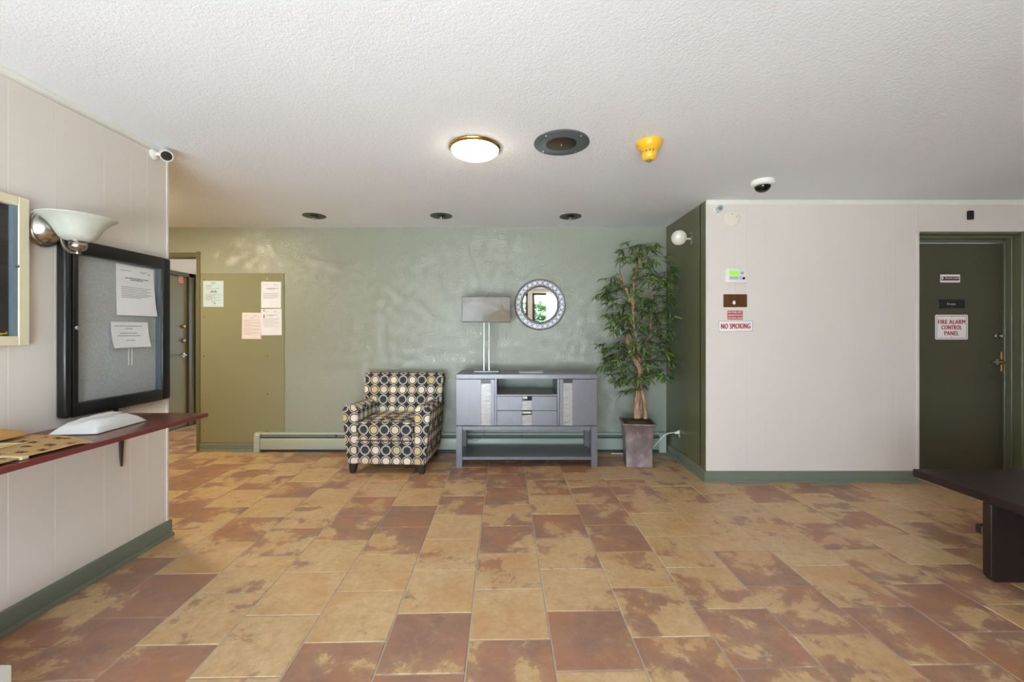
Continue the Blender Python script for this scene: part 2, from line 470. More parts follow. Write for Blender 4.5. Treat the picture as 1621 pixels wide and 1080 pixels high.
# window wall behind the camera
ww = MB(); xs = [-2.31] + [k for wn in WINS for k in wn] + [5.2]
for a, b in zip(xs[0::2], xs[1::2]): ww.box(a, b, WIN_Y - .12, WIN_Y, 0, CZ)
for a, b in WINS: ww.box(a, b, WIN_Y - .12, WIN_Y, 0, WIN_Z0).box(a, b, WIN_Y - .12, WIN_Y, WIN_Z1, CZ)
struct(ww.build('wall_front', BEIGE))
FRAME = simple('dark_window_frame', lin(70, 62, 54), 0.4)
def m_glass(name):
    s = NT(name); tr = s.n('ShaderNodeBsdfTransparent'); gl = s.n('ShaderNodeBsdfGlossy')
    gl.inputs['Roughness'].default_value = .02
    lw_ = s.n('ShaderNodeLayerWeight'); lw_.inputs[0].default_value = .5
    fz = s.math('ADD', .025, s.math('MULTIPLY', s.math('POWER', lw_.outputs['Facing'], 5.0), .5))
    mx = s.n('ShaderNodeMixShader'); s.l(fz, mx.inputs[0]); s.l(tr.outputs[0], mx.inputs[1]); s.l(gl.outputs[0], mx.inputs[2])
    s.l(mx.outputs[0], s.out.inputs[0]); return s.m
GLASS = m_glass('window_glass')
for i, (a, b) in enumerate(WINS):
    f = MB()
    f.box(a, a + .06, WIN_Y - .09, WIN_Y - .01, WIN_Z0, WIN_Z1).box(b - .06, b, WIN_Y - .09, WIN_Y - .01, WIN_Z0, WIN_Z1)
    f.box(a, b, WIN_Y - .09, WIN_Y - .01, WIN_Z0, WIN_Z0 + .06).box(a, b, WIN_Y - .09, WIN_Y - .01, WIN_Z1 - .06, WIN_Z1)
    o = struct(f.build('window_%d' % (i + 1), FRAME, bevel=.003))
    MB().box(a + .05, b - .05, WIN_Y - .055, WIN_Y - .05, WIN_Z0 + .05, WIN_Z1 - .05).build('pane', GLASS, o)
o = struct(MB().box(-4.2, -3.45, 7.5, 7.58, .5, .56).box(-4.2, -3.45, 7.5, 7.58, 2.04, 2.1).box(-4.2, -4.14, 7.5, 7.58, .56, 2.04).box(-3.51, -3.45, 7.5, 7.58, .56, 2.04).build('window_3', FRAME, bevel=.003))
MB().box(-4.16, -3.49, 7.54, 7.545, .54, 2.06).build('pane', GLASS, o)
# ground and hedge outside, seen in the round mirror
GRND = simple('concrete_ground', lin(196, 192, 184), .9)
struct(MB().box(-14, 16, -22, WIN_Y - .12, -.25, -.13).build('ground', GRND))
# ------------------------------------------------------------------ materials of the things
STEEL = simple('brushed_nickel', lin(176, 170, 162), 0.22, 1.0)
DSTEEL = simple('dark_metal', lin(92, 96, 92), 0.38, 1.0)
BRASS = simple('polished_brass', lin(196, 160, 92), 0.25, 1.0)
CHROME = simple('chrome', lin(238, 238, 240), 0.10, 1.0)
WPLAST = simple('white_plastic', lin(228, 226, 220), 0.4)
CREAMP = simple('cream_plastic', lin(222, 214, 198), 0.45)
BLACKP = simple('black_plastic', lin(14, 14, 14), 0.35)
BLACKG = simple('black_gloss_frame', lin(22, 21, 21), 0.28)
PAPER = simple('white_paper', lin(236, 234, 234), 0.7)
GPAPER = simple('mint_paper', lin(190, 214, 232), 0.7)
WALLPAPER = simple('bluish_white_paper', lin(228, 232, 242), 0.7)
INK = simple('grey_ink', lin(150, 146, 148), 0.8)
INKD = simple('dark_ink', lin(84, 80, 84), 0.8)
INKR = simple('red_brown_ink', lin(190, 150, 146), 0.8)
REDINK = simple('red_sign_ink', lin(178, 44, 38), 0.5)
SIGNW = simple('white_sign_face', lin(236, 234, 230), 0.4)
BLACKI = simple('black_ink', lin(32, 30, 30), 0.6)

# ------------------------------------------------------------------ armchair
def m_fabric():
    s = NT('circle_fabric'); uvn = s.n('ShaderNodeUVMap'); uvn.uv_map = 'uv'
    sp = s.n('ShaderNodeSeparateXYZ'); s.l(uvn.outputs[0], sp.inputs[0])
    P = 0.0975
    u = s.math('ADD', s.math('DIVIDE', sp.outputs[0], P), 0.5); v = s.math('ADD', s.math('DIVIDE', sp.outputs[1], P), 0.5)
    cu, cv = s.math('FLOOR', u), s.math('FLOOR', v)
    fu, fv = s.math('SUBTRACT', s.math('SUBTRACT', u, cu), .5), s.math('SUBTRACT', s.math('SUBTRACT', v, cv), .5)
    r = s.math('SQRT', s.math('ADD', s.math('MULTIPLY', fu, fu), s.math('MULTIPLY', fv, fv)))
    def band(a, b): return s.math('MULTIPLY', s.math('GREATER_THAN', r, a), s.math('LESS_THAN', r, b))
    par = lambda x: s.math('ABSOLUTE', s.math('MODULO', x, 2.0))
    ring_kind = s.math('MULTIPLY', par(cv), s.math('SUBTRACT', 1.0, par(cu)))      # every other disc of every other row is dark
    cell = s.n('ShaderNodeCombineXYZ'); s.l(cu, cell.inputs[0]); s.l(cv, cell.inputs[1])
    wn = s.n('ShaderNodeTexWhiteNoise', noise_dimensions='2D'); s.l(cell.outputs[0], wn.inputs['Vector'])
    fill = s.ramp(wn.outputs['Value'], [(0, lin(226, 216, 198)), (.35, lin(214, 198, 172)), (.6, lin(200, 182, 132)), (.8, lin(222, 210, 196))], 'CONSTANT')
    base = lin(54, 54, 58); cream = lin(226, 216, 194); brown = lin(54, 46, 40); slate = lin(60, 64, 72)
    a = s.mix(band(.425, .478), base, cream)
    a = s.mix(band(.33, .425), a, brown)
    a = s.mix(s.math('LESS_THAN', r, .33), a, fill)
    b = s.mix(band(.452, .478), base, cream)
    b = s.mix(band(.402, .428), b, cream)
    b = s.mix(band(.352, .378), b, cream)
    b = s.mix(s.math('LESS_THAN', r, .275), b, slate)
    c = s.mix(ring_kind, a, b)
    weave = s.noise(s.obj(), 420.0, 2.0)
    s.bsdf(c, .85, 0, .2, s.bump(weave, .25, .002)); return s.m
FAB = m_fabric()
LEGW = simple('espresso_leg', lin(48, 38, 38), .4)
ch = thing('armchair', 'patterned armchair with circle print fabric and short dark legs', 'armchair', (-1.148, 3.765, 0), -0.06)
def soft_box(x0, x1, y0, y1, z0, z1, puff=0.0, lean=0.0):
    """box split into a grid and gently puffed outwards on top and front"""
    N = 8; vs = {}; b = MB()
    def P(u, v, wq):
        x = x0 + (x1 - x0) * u; y = y0 + (y1 - y0) * v; z = z0 + (z1 - z0) * wq
        e = (1 - (2 * u - 1) ** 4)
        z += puff * e * (1 - (2 * v - 1) ** 4) * (1 if wq > .5 else 0)
        y -= puff * .8 * e * (1 - (2 * wq - 1) ** 4) * (1 - v)
        return (x, y + lean * wq, z)
    bm = bmesh.new()
    def vert(p):
        k = tuple(round(q, 5) for q in p)
        if k not in vs: vs[k] = bm.verts.new(p)
        return vs[k]
    for (o, du, dv) in [((0, 0, 0), (1, 0, 0), (0, 0, 1)), ((0, 1, 0), (1, 0, 0), (0, 0, 1)), ((0, 0, 0), (0, 1, 0), (0, 0, 1)),
                        ((1, 0, 0), (0, 1, 0), (0, 0, 1)), ((0, 0, 0), (1, 0, 0), (0, 1, 0)), ((0, 0, 1), (1, 0, 0), (0, 1, 0))]:
        for i in range(N):
            for j in range(N):
                q = []
                for a, c in ((i, j), (i + 1, j), (i + 1, j + 1), (i, j + 1)):
                    q.append(vert(P(*[o[k] + du[k] * a / N + dv[k] * c / N for k in range(3)])))
                try: bm.faces.new(q)
                except ValueError: pass
    bm.verts.index_update()
    b.add([v.co.copy() for v in bm.verts], [[v.index for v in f.verts] for f in bm.faces], 0, True)
    bm.free(); return b
UVO = (0, 0, 0.12)
def arm(sg):
    xi, xo, xb = .262, .412, .362
    p0 = []
    for y, zt in ((0.0, .632), (.60, .612)):
        p0.append([(sg * xi, y, .09), (sg * xb, y, .09), (sg * (xo - .004), y, zt - .05), (sg * (xo - .03), y, zt - .008), (sg * (xo - .075), y, zt), (sg * (xi + .03), y, zt - .008), (sg * (xi + .002), y, zt - .045)])
    n = 7; vs = p0[0] + p0[1]
    fs = [list(range(n)), list(range(n, 2 * n))[::-1]] + [(i, n + i, n + (i + 1) % n, (i + 1) % n) for i in range(n)]
    return MB().add(vs, fs)
for sg in (-1, 1): arm(sg).build('armrest', FAB, ch, bevel=.018, seg=3, angle=40, uv=UVO)
MB().box(-.264, .264, .012, .60, .09, .305).build('base', FAB, ch, bevel=.008, seg=2, uv=UVO)
soft_box(-.260, .260, -.012, .52, .309, .478, .022).build('seat_cushion', FAB, ch, bevel=.022, seg=3, angle=60, uv=UVO)
bk = MB().hull8([(-.375, .40, .25), (.375, .40, .25), (.365, .60, .09), (-.365, .60, .09)], [(-.418, .51, .880), (.418, .51, .880), (.413, .645, .868), (-.413, .645, .868)])
bk.build('backrest', FAB, ch, bevel=.030, seg=3, angle=40, uv=UVO)
for (a, c) in (((-.258, -.036, .315), (.258, -.036, .315)), ((-.258, -.03, .488), (.258, -.03, .488))): MB().tube([a, ((a[0] + c[0]) / 2, a[1] - .004, a[2]), c], .004, 6).build('piping', LEGW, ch)
for (x, y, dx, dy) in ((-.315, .05, -.01, 0), (.315, .05, .01, 0), (-.30, .56, -.01, .03), (.30, .56, .01, .03)):
    t_, b_ = .036, .022
    MB().hull8([(x + dx - b_, y + dy - b_, 0), (x + dx + b_, y + dy - b_, 0), (x + dx + b_, y + dy + b_, 0), (x + dx - b_, y + dy + b_, 0)],
               [(x - t_, y - t_, .094), (x + t_, y - t_, .094), (x + t_, y + t_, .094), (x - t_, y + t_, .094)]).build('leg', LEGW, ch, bevel=.003)

# ------------------------------------------------------------------ console
def m_silver():
    s = NT('silver_paint'); v = s.obj()
    mp = s.n('ShaderNodeMapping'); mp.inputs['Scale'].default_value = (60, 60, 3); s.l(v, mp.inputs['Vector'])
    g = s.noise(mp.outputs[0], 3.0, 4.0)
    c = s.mix(g, lin(100, 99, 105), lin(126, 125, 129))
    s.bsdf(c, .34, .25, .5, s.bump(g, .12, .002)); return s.m
SILV = m_silver()
INNER = simple('gap_shade_dark', lin(40, 42, 48), .7)
def m_inlay():
    s = NT('shell_inlay'); v = s.obj()
    mp = s.n('ShaderNodeMapping'); mp.inputs['Scale'].default_value = (6, 6, 70); s.l(v, mp.inputs['Vector'])
    g = s.noise(mp.outputs[0], 2.0, 4.0, .6)
    c = s.ramp(g, [(.25, lin(84, 80, 80)), (.42, lin(150, 146, 140)), (.6, lin(180, 176, 172)), (.8, lin(124, 120, 120))])
    s.bsdf(c, .3, .1, .5); return s.m
INLAY = m_inlay()
cx, cy = .141, 3.965
CW, CD, CT = .677, .44, .892
con = thing('console_table', 'silver grey console cabinet with two doors, two drawers and open shelf', 'console', (cx, cy, 0))
def cpx(px): return (px - 811) * 3.968 / F_PX - cx
top = MB().box(-CW, CW, 0, CD, CT - .045, CT).build('top', SILV, con, bevel=.003)
case = MB()
zb, zt = .398, CT - .046
xn0, xn1 = cpx(787), cpx(882.5)       # niche
xs0, xs1 = cpx(778), cpx(891.5)
case.box(-CW + .004, -CW + .022, .022, CD - .01, zb, zt).box(CW - .022, CW - .004, .022, CD - .01, zb, zt)       # sides
case.box(xn0 - .02, xn0, .0, CD - .01, zb, zt).box(xn1, xn1 + .02, .0, CD - .01, zb, zt)           # dividers
case.box(-CW + .004, CW - .004, .022, CD - .01, zb, zb + .016)
case.box(xn0, xn1, .004, CD - .01, .682, .698)                                     # niche floor
case.box(-CW + .022, xn0 - .02, CD - .022, CD - .01, zb + .016, zt).box(xn1 + .02, CW - .022, CD - .022, CD - .01, zb + .016, zt)   # backs
case.box(xn0, xn1, CD - .022, CD - .01, zb + .016, .682)
case.build('case', SILV, con, bevel=.0015)
zd0, zd1 = zb + .004, zt - .003
def door(sx):
    # leaf in two stiles with a strip of shell inlay between them and a finger gap above it
    if sx < 0: a, s0, s1, b = -CW + .003, cpx(762), cpx(777.3), xn0 - .022
    else: a, s0, s1, b = xn1 + .022, cpx(892), cpx(907), CW - .003
    d = MB().box(a, s0, .002, .020, zd0, zd1).box(s1, b, .002, .020, zd0, zd1).box(s0 - .002, s1 + .002, .018, .021, zd0, zd1 - .047).build('door', SILV, con, bevel=.0015)
    gap = .036
    MB().box(s0, s1, .016, .021, zd1 - gap - .01, zd1).build('finger_gap_shade', BLACKP, d)  # black plate paints the shade inside the finger gap
    strip = MB(); z = zd0 + .001; r = random.Random(3 if sx < 0 else 4)
    while z < zd1 - gap - .006:
        hh = r.uniform(.007, .012); z2 = min(z + hh, zd1 - gap)
        strip.box(s0 + .0005, s1 - .0005, .0035 + r.uniform(0, .0025), .018, z, z2 - .0008); z = z2
    strip.build('inlay_strip', INLAY, d)['kind'] = 'stuff'
door(-1); door(1)
PAPY = simple('paper_in_drawer', lin(224, 218, 196), .7); TEALP = simple('teal_paper', lin(64, 150, 138), .6)
def drawer(z0, z1, first):
    s0, s1 = cpx(827), cpx(842.5)
    d = MB().box(xn0 + .002, s0, .004, .022, z0, z1).box(s1, xn1 - .002, .004, .022, z0, z1).box(s0 - .002, s1 + .002, .020, .0225, z0, z1 - .047).build('drawer', SILV, con, bevel=.0015)
    gap = .036
    MB().box(s0, s1, .05, .056, z1 - gap - .01, z1).build('drawer_gap_shade', INNER, d)  # dark plate paints the shade seen through the drawer's finger gap
    st_ = MB(); z = z0 + .001; r = random.Random(8 if first else 9)
    while z < z1 - gap - .006:
        hh = r.uniform(.006, .011); z2 = min(z + hh, z1 - gap)
        st_.box(s0 + .0005, s1 - .0005, .0055 + r.uniform(0, .0025), .020, z, z2 - .0008); z = z2
    st_.build('inlay_strip', INLAY, d)['kind'] = 'stuff'
    if first:
        MB().box(s0 + .004, s0 + .05, .024, .04, z1 - .026, z1 - .004).build('paper_stack', PAPY, d)
        MB().box(s0 + .001, s0 + .022, .022, .030, z1 - .036, z1 - .02).build('paper_stack', TEALP, d)
    else: MB().box(s0 + .004, s1 - .006, .022, .04, z1 - .030, z1 - .012).build('paper_stack', PAPY, d)
drawer(.546, .679, True); drawer(.403, .542, False)
MB().box(-CW + .062, CW - .062, .002, .022, .356, .394).box(-CW + .062, CW - .062, CD - .03, CD - .012, .356, .394).box(-CW + .008, -CW + .028, .06, CD - .06, .356, .394).box(CW - .028, CW - .008, .06, CD - .06, .356, .394).build('apron', SILV, con, bevel=.0015)
for sx in (-1, 1):
    for y0 in (0.0, CD - .06):
        MB().box(sx * (CW - .002), sx * (CW - .060), y0, y0 + .058, 0, .397).build('leg', SILV, con, bevel=.002)
MB().box(-CW + .030, CW - .030, .010, CD - .02, .070, .099).build('shelf', SILV, con, bevel=.0015)

# ------------------------------------------------------------------ lamp on the console
lx, ly = -.255, 4.17
def m_shade():
    s = NT('taupe_gloss_shade'); v = s.obj()
    c = s.mix(s.noise(v, 7.0, 3.0), lin(118, 106, 86), lin(130, 118, 96))
    n1 = s.bump(s.noise(v, 4.0, 2.0, .5, .6), .35, .02)
    b = s.bsdf(c, .12, 0, .5, n1); b.inputs['Transmission Weight'].default_value = 0.0
    return s.m
SHADE = m_shade(); SHADE_T = simple('shade_dark_trim', lin(62, 56, 46), .35)
lamp = thing('table_lamp', 'table lamp with rectangular taupe shade on two chrome posts', 'lamp', (lx, ly, CT))
MB().box(-.125, .125, -.06, .06, 0.0005, .016).build('base', simple('lamp_base_metal', lin(120, 122, 126), .3, .7), lamp, bevel=.002)
for dx in (-.026, .026): MB().cyl((dx, 0, .015), (dx, 0, .60), .0075, n=16).build('post', CHROME, lamp)
sz0, sz1, sw, sd = .502, .752, .236, .095
b = MB()
b.box(-sw, sw, -sd, -sd + .004, sz0, sz1).box(-sw, sw, sd - .004, sd, sz0, sz1).box(-sw, -sw + .004, -sd + .004, sd - .004, sz0, sz1).box(sw - .004, sw, -sd + .004, sd - .004, sz0, sz1)
shd = b.build('lamp_shade', SHADE, lamp, bevel=.001)
tr = MB()
for z in (sz0 - .001, sz1 - .007): tr.box(-sw - .002, sw + .002, -sd - .002, -sd + .006, z, z + .008).box(-sw - .002, sw + .002, sd - .006, sd + .002, z, z + .008).box(-sw - .002, -sw + .006, -sd, sd, z, z + .008).box(sw - .006, sw + .002, -sd, sd, z, z + .008)
for x in (-sw, sw): tr.box(x - .003, x + .003, -sd - .002, -sd + .004, sz0, sz1)
tr.build('trim', SHADE_T, shd)
MB().box(-.03, .03, -.006, .006, .59, .602).cyl((0, 0, .60), (0, 0, .757), .004).box(-sw + .002, sw - .002, -.004, .004, sz1 - .006, sz1 - .002).build('harp', STEEL, lamp)
MB().lathe([(0, .775), (.007, .771), (.009, .764), (.006, .757), (0, .756)], 14).build('finial', CHROME, lamp)
pc = MB().cyl((-.056, -.02, .40), (-.056, -.02, .52), .0008, n=6).build('pull_chain', STEEL, lamp)
MB().lathe([(0, .375), (.004, .377), (.005, .395), (.003, .403), (0, .404)], 10, Matrix.Translation((-.056, -.02, 0))).build('chain_pull', WPLAST, pc)

bl = thing('booklet', 'white booklet lying on the console table top', 'booklet', (.185, 4.13, CT), .06)
MB().box(-.115, .115, -.07, .07, .0005, .008).build('pages', PAPER, bl, bevel=.001)
MB().sheet(8, 4, lambda u, v: (((u - .5) * .236, (v - .5) * .146, .0085 + .006 * abs(2 * u - 1) ** 3), (0, 0, 1)), .0008).build('cover', simple('booklet_cover', lin(206, 204, 196), .35), bl)

# ------------------------------------------------------------------ round mirror
mx_, mz_ = (855.5 - 811) * 4.49 / F_PX, CAM_Z + (525 - 482.3) * 4.49 / F_PX
mir = thing('round_mirror', 'round wall mirror in an openwork silver frame above the console', 'mirror', (mx_, Y_B - .001, mz_))
R90 = Matrix.Rotation(PI / 2, 4, 'X')       # lathe axis z -> -y
s = NT('mirror_silver'); s.bsdf((.93, .94, .94, 1), .015, 1.0); MIRR = s.m
FRS = simple('silver_frame', lin(142, 142, 146), .32, .7)
BACK = simple('frame_white_backing', lin(228, 230, 232), .4)
MB().lathe([(0, .003), (.268, .003), (.268, .010), (0, .010)], 64, R90, smooth=False).build('backing', BACK, mir)
MB().lathe([(0, .012), (.190, .012), (.186, .022), (0, .022)], 64, R90).build('mirror_glass', MIRR, mir, angle=30)
def ring(r, t, y, name):
    MB().tube([(r * math.cos(2 * PI * i / 72), -y, r * math.sin(2 * PI * i / 72)) for i in range(72)], t, 8, closed=True).build(name, FRS, mir)
ring(.270, .009, .012, 'outer_ring'); ring(.193, .007, .020, 'inner_ring'); ring(.207, .005, .016, 'inner_ring')
NL = 13; lat = MB()
for ph in (0, PI):
    lat.tube([((.238 + .025 * math.sin(NL * a + ph)) * math.cos(a), -.015, (.238 + .025 * math.sin(NL * a + ph)) * math.sin(a)) for a in [2 * PI * i / 312 for i in range(312)]], .0042, 6, closed=True)
lat.build('lattice', FRS, mir)

# ------------------------------------------------------------------ painted wall plates below the lamp shade
for k, (px, lab) in enumerate(((783, 'painted-over switch plate on green wall just right of lamp posts'), (797, 'painted-over outlet plate on green wall between lamp and mirror'))):
    t = thing('wall_plate', lab, 'wall plate', ((px - 811) * Y_B / F_PX, Y_B, 1.255), 0, 'painted wall plates below the lamp shade')
    MB().box(-.036, .036, -.005, 0, -.058, .058).build('plate', SAGE, t, bevel=.002)
    if k == 0: MB().box(-.005, .005, -.012, -.004, .004, .028).build('switch_lever', SAGE, t, bevel=.001)
    else:
        for dz in (-.02, .02): MB().lathe([(.016, .005), (.016, .0065), (.006, .0068), (.006, .0055), (0, .0055)], 16, Matrix.Translation((0, 0, dz)) @ R90).build('socket', SAGE, t)

# ------------------------------------------------------------------ baseboard heater along the back wall
HT = simple('heater_pale_green', lin(170, 178, 164), .35, bump=(40, .08, .003)); DARKS = simple('heater_inside', lin(58, 62, 60), .6)
ht = thing('baseboard_heater', 'long green painted baseboard heater along the foot of back wall', 'heater', (0, Y_B, 0))
hx0, hx1 = -2.77, 1.655
MB().box(hx0 + .02, hx1 - .02, -.008, 0, .015, .205).build('back_plate', HT, ht)
MB().prism([(-.001, .207), (-.040, .207), (-.052, .196), (-.052, .188), (-.046, .188), (-.038, .199), (-.001, .199)], 'x', hx0 + .02, hx1 - .02).build('hood', HT, ht)
MB().box(hx0 + .03, hx1 - .03, -.044, -.012, .05, .17).build('fin_core', DARKS, ht)
MB().prism([(-.058, .028), (-.064, .034), (-.064, .146), (-.058, .152), (-.054, .150), (-.054, .030)], 'x', hx0 + .045, hx1 - .045).build('front_cover', HT, ht, bevel=.001)
MB().prism([(-.030, .190), (-.056, .168), (-.056, .165), (-.030, .186)], 'x', hx0 + .05, hx1 - .05).build('damper', simple('damper_grey', lin(116, 124, 118), .4), ht)
MB().box(hx0 + .03, hx1 - .03, -.05, -.01, .0, .02).build('bottom_gap_shade', DARKS, ht)  # dark strip paints the shade in the gap under the front cover
for a, b_ in ((hx0, hx0 + .062), (hx1 - .075, hx1)):
    MB().prism([(0, 0), (-.072, 0), (-.072, .175), (-.060, .200), (-.040, .213), (0, .213)], 'x', a, b_).build('end_cap', HT, ht, bevel=.002)
for x in (-1.9, -1.0, .1, 1.2): MB().box(x, x + .012, -.057, -.03, .15, .19).build('bracket', DARKS, ht)

# ------------------------------------------------------------------ olive panel and papers on the back wall
PANM = simple('olive_panel_gloss', lin(140, 140, 112), .16, vscale=1.0, var=.03)
pn = thing('wall_panel', 'olive hardboard sheet screwed to back wall beside the doorway', 'panel', (0, Y_B, 0))
MB().box(-3.388, -2.478, -.006, 0, .088, 1.935).build('sheet', PANM, pn, bevel=.001)
for x in (-3.35, -2.66):
    for z in (1.87, 1.46, 1.03, .62, .22):
        if x > -3 and z == 1.46: continue
        MB().lathe([(0, .006), (.008, .006), (.006, .010), (0, .011)], 10, Matrix.Translation((x, 0, z)) @ R90).build('screw', STEEL, pn)

def words(mb, x0, x1, z, h, seed, y, fill=.86, mi=0):
    r = random.Random(seed); x = x0
    while x < x1 - h:
        wl = min(r.uniform(1.2, 4.5) * h, x1 - x)
        mb.box(x, x + wl, y - .0003, y, z - h / 2, z + h / 2, mi); x += wl + h * .55
def notice(name, label, cat, loc, rz, wd, hg, mat, lines, tilt=0.0, group=None, bow=None, seed=1):
    """sheet of paper facing -y with rows of small print; lines: (x0, x1, z, height, ink) as fractions"""
    t = thing(name, label, cat, loc, rz, group); t.rotation_euler = (0, tilt, rz)
    bow = bow or (lambda u, v: 0.0)
    shape = lambda u, v: u
    MB().sheet(10, 12, lambda u, v: (((u - .5) * wd, -.001 - bow(u, v), (v - .5) * hg), (0, -1, 0)), .0006).build('sheet', mat, t)
    inks = [INK, INKD, INKR]
    pr = MB()
    for k, (a, b_, z, h, ink) in enumerate(lines):
        m0 = len(pr.v); words(pr, (a - .5) * wd, (b_ - .5) * wd, (z - .5) * hg, h * hg, seed * 31 + k, 0, mi=ink)
        for i in range(m0, len(pr.v)):
            p = pr.v[i]; p.y += -.0019 - bow(p.x / wd + .5, p.z / hg + .5)
    pr.build('print', inks, t)['kind'] = 'stuff'
    return t
HEAD = [(.10, .38, .885, .010, 0), (.62, .80, .90, .010, 0), (.62, .76, .875, .010, 0), (.84, .88, .86, .018, 1)]
LA = HEAD + [(.22, .85, .745, .016, 1), (.36, .68, .712, .016, 1)] + [(.12, .90 - .3 * (i == 6) - .1 * (i % 2), .56 - i * .034, .011, 0) for i in range(7)]
LB = HEAD + [(.25, .80, .765, .014, 1), (.38, .62, .735, .012, 1)] + [(.12, .88 - .25 * (i % 3 == 2), .63 - i * .05, .010, 0) for i in range(7)]
LC = HEAD + [(.42, .64, .80, .013, 1)] + [(.10, .93 - .5 * (i % 3 == 1), .72 - i * .042, .011, (2 if i % 4 > 1 else 0)) for i in range(14)]
LG = [(.38, .62, .93, .012, 1), (.38, .65, .90, .014, 1), (.13, .50, .83, .014, 0), (.13, .45, .80, .014, 0), (.13, .40, .77, .014, 0), (.13, .82, .70, .016, 0), (.36, .66, .60, .035, 1), (.30, .72, .54, .016, 1)] + [(.13, .85 - .2 * (i % 3), .47 - i * .035, .016, 0) for i in range(7)] + [(.40, .62, .19, .016, 1), (.43, .48, .13, .04, 1), (.54, .60, .13, .04, 1)]
def bx(px, y=Y_B): return (px - 811) * y / F_PX
def bz(py, y=Y_B): return CAM_Z + (525 - py) * y / F_PX
G4 = 'notices on the olive panel'
n1 = notice('notice', 'pale mint notice taped to olive panel next to the doorway', 'notice', (bx(339), Y_B - .006, bz(465.5)), 0, bx(355) - bx(323), bz(445) - bz(486), GPAPER, LG, seed=2, group=G4)
n2 = notice('notice', 'white notice at upper right of the olive panel', 'notice', (bx(430.3), Y_B - .006, bz(467)), 0, bx(446) - bx(414.5), bz(446.3) - bz(487.7), WALLPAPER, LA, .005, seed=3, group=G4)
n3 = notice('notice', 'white notice with red pen marks below upper right sheet on panel', 'notice', (bx(430.7), Y_B - .006, bz(510)), 0, bx(447) - bx(414.5), bz(489.3) - bz(531), WALLPAPER, LB, -.01, seed=4, group=G4)
DRM = simple('dark_red_mark', lin(120, 44, 48), .6)
MB().box(-.022 - .06, -.014 - .06, -.003, -.002, .115, .138).build('red_mark', DRM, n3)
MB().box(-.024 - .06, -.014 - .06, -.003, -.002, .045, .082).build('red_mark', DRM, n3)
MB().box(-.020 - .06, -.013 - .06, -.0028, -.002, .082, .115).build('white_mark', PAPER, n3)
n4 = notice('notice', 'white notice with reddish print, lowest sheet on olive panel', 'notice', (bx(399.5), Y_B - .0075, bz(516)), 0, bx(414.8) - bx(384.7), bz(495.5) - bz(537), simple('pinkish_paper', lin(228, 222, 228), .7), LC, .012, seed=5, group=G4)

# ------------------------------------------------------------------ hall door seen through the opening
dh = thing('door_2', None, None, (-4.45, 0, 0), 0); dh['kind'] = 'structure'
HD0, HD1 = 4.84, 5.70
MB().box(-.055, -.015, HD0, HD1, .008, 2.045).build('door_leaf', simple('hall_door_paint', lin(128, 120, 92), .35), dh, bevel=.002)
MB().box(-.12, .012, 4.795, HD0 - .003, 0, 2.10).box(-.12, .012, HD1 + .003, 5.795, 0, 2.10).box(-.12, .03, 5.80, 5.93, 0, 2.10).box(-.12, .012, 4.795, 5.795, 2.048, 2.10).build('door_frame', simple('hall_frame_paint', lin(92, 84, 62), .4), dh, bevel=.003)
RY90 = Matrix.Rotation(PI / 2, 4, 'Y')
for z, nm in ((1.37, 'deadbolt'), (1.18, 'deadbolt')):
    MB().lathe([(.026, 0), (.026, .010), (.018, .022), (0, .024)], 18, Matrix.Translation((-.015, 5.63, z)) @ RY90).build(nm, BRASS if z > 1.3 else STEEL, dh)
MB().lathe([(.03, 0), (.03, .008), (.012, .012), (.012, .045), (0, .046)], 18, Matrix.Translation((-.015, 5.63, .98)) @ RY90).tube([(.025, 5.63, .98), (.03, 5.58, .98), (.03, 5.52, .978)], .009, 10).build('lever_handle', STEEL, dh)
rs = thing('warning_sign', 'small red warning notice high on the hall door', 'sign', (-4.466, 5.60, 2.0), LEFT)
MB().box(-.05, .05, -.002, 0, -.055, .055).build('face', REDINK, rs)
q = MB()
for k in range(4): words(q, -.04, .04, .036 - k * .024, .010, 40 + k, -.002)
q.build('print', SIGNW, rs)['kind'] = 'stuff'
# ------------------------------------------------------------------ notice board case on the left wall
bd = thing('notice_board', 'black framed glass-fronted notice board with grey fabric on left wall', 'notice board', (X_L, 2.296, 1.317), LEFT)
BW, BH, BT = .309, .437, .052
BLACKS = simple('black_satin_frame', lin(24, 23, 23), 0.33)
def rail(x0, x1, z0, z1):
    return MB().box(x0, x1, -BT, -.001, z0, z1)
fw = .062
f = MB().box(-BW, -BW + .034, -BT, -.001, -BH, BH)
f.build('frame_stile', BLACKS, bd, bevel=.014, seg=3)
MB().box(-BW + .036, -BW + fw, -BT, -.001, -BH, BH).build('frame_stile', BLACKS, bd, bevel=.004, seg=2)
MB().box(BW - fw, BW, -BT, -.001, -BH, BH).build('frame_stile', BLACKS, bd, bevel=.014, seg=3)
MB().box(-BW + fw - .001, BW - fw + .001, -BT, -.001, BH - .070, BH).build('frame_rail', BLACKS, bd, bevel=.008, seg=2)
MB().box(-BW + fw - .001, BW - fw + .001, -BT, -.001, -BH, -BH + .066).build('frame_rail', BLACKS, bd, bevel=.008, seg=2)
def m_felt():
    s = NT('grey_felt'); v = s.obj()
    c = s.mix(s.noise(v, 110.0, 4.0, .75), lin(134, 138, 138), lin(200, 203, 200))
    s.bsdf(c, .9, 0, .2, s.bump(s.noise(v, 200.0, 2.0), .4, .003)); return s.m
MB().box(-BW + .05, BW - .05, -.016, -.002, -BH + .05, BH - .055).build('felt_panel', m_felt(), bd)
MB().box(BW - fw - .012, BW - fw, -.044, -.016, -BH + .066, BH - .07).build('inner_edge', simple('board_inner_edge', lin(120, 132, 142), .3, .6), bd)
MB().box(-BW + fw - .004, BW - fw + .004, -.045, -.042, -BH + .062, BH - .066).build('glass_pane', m_glass('board_glass'), bd)
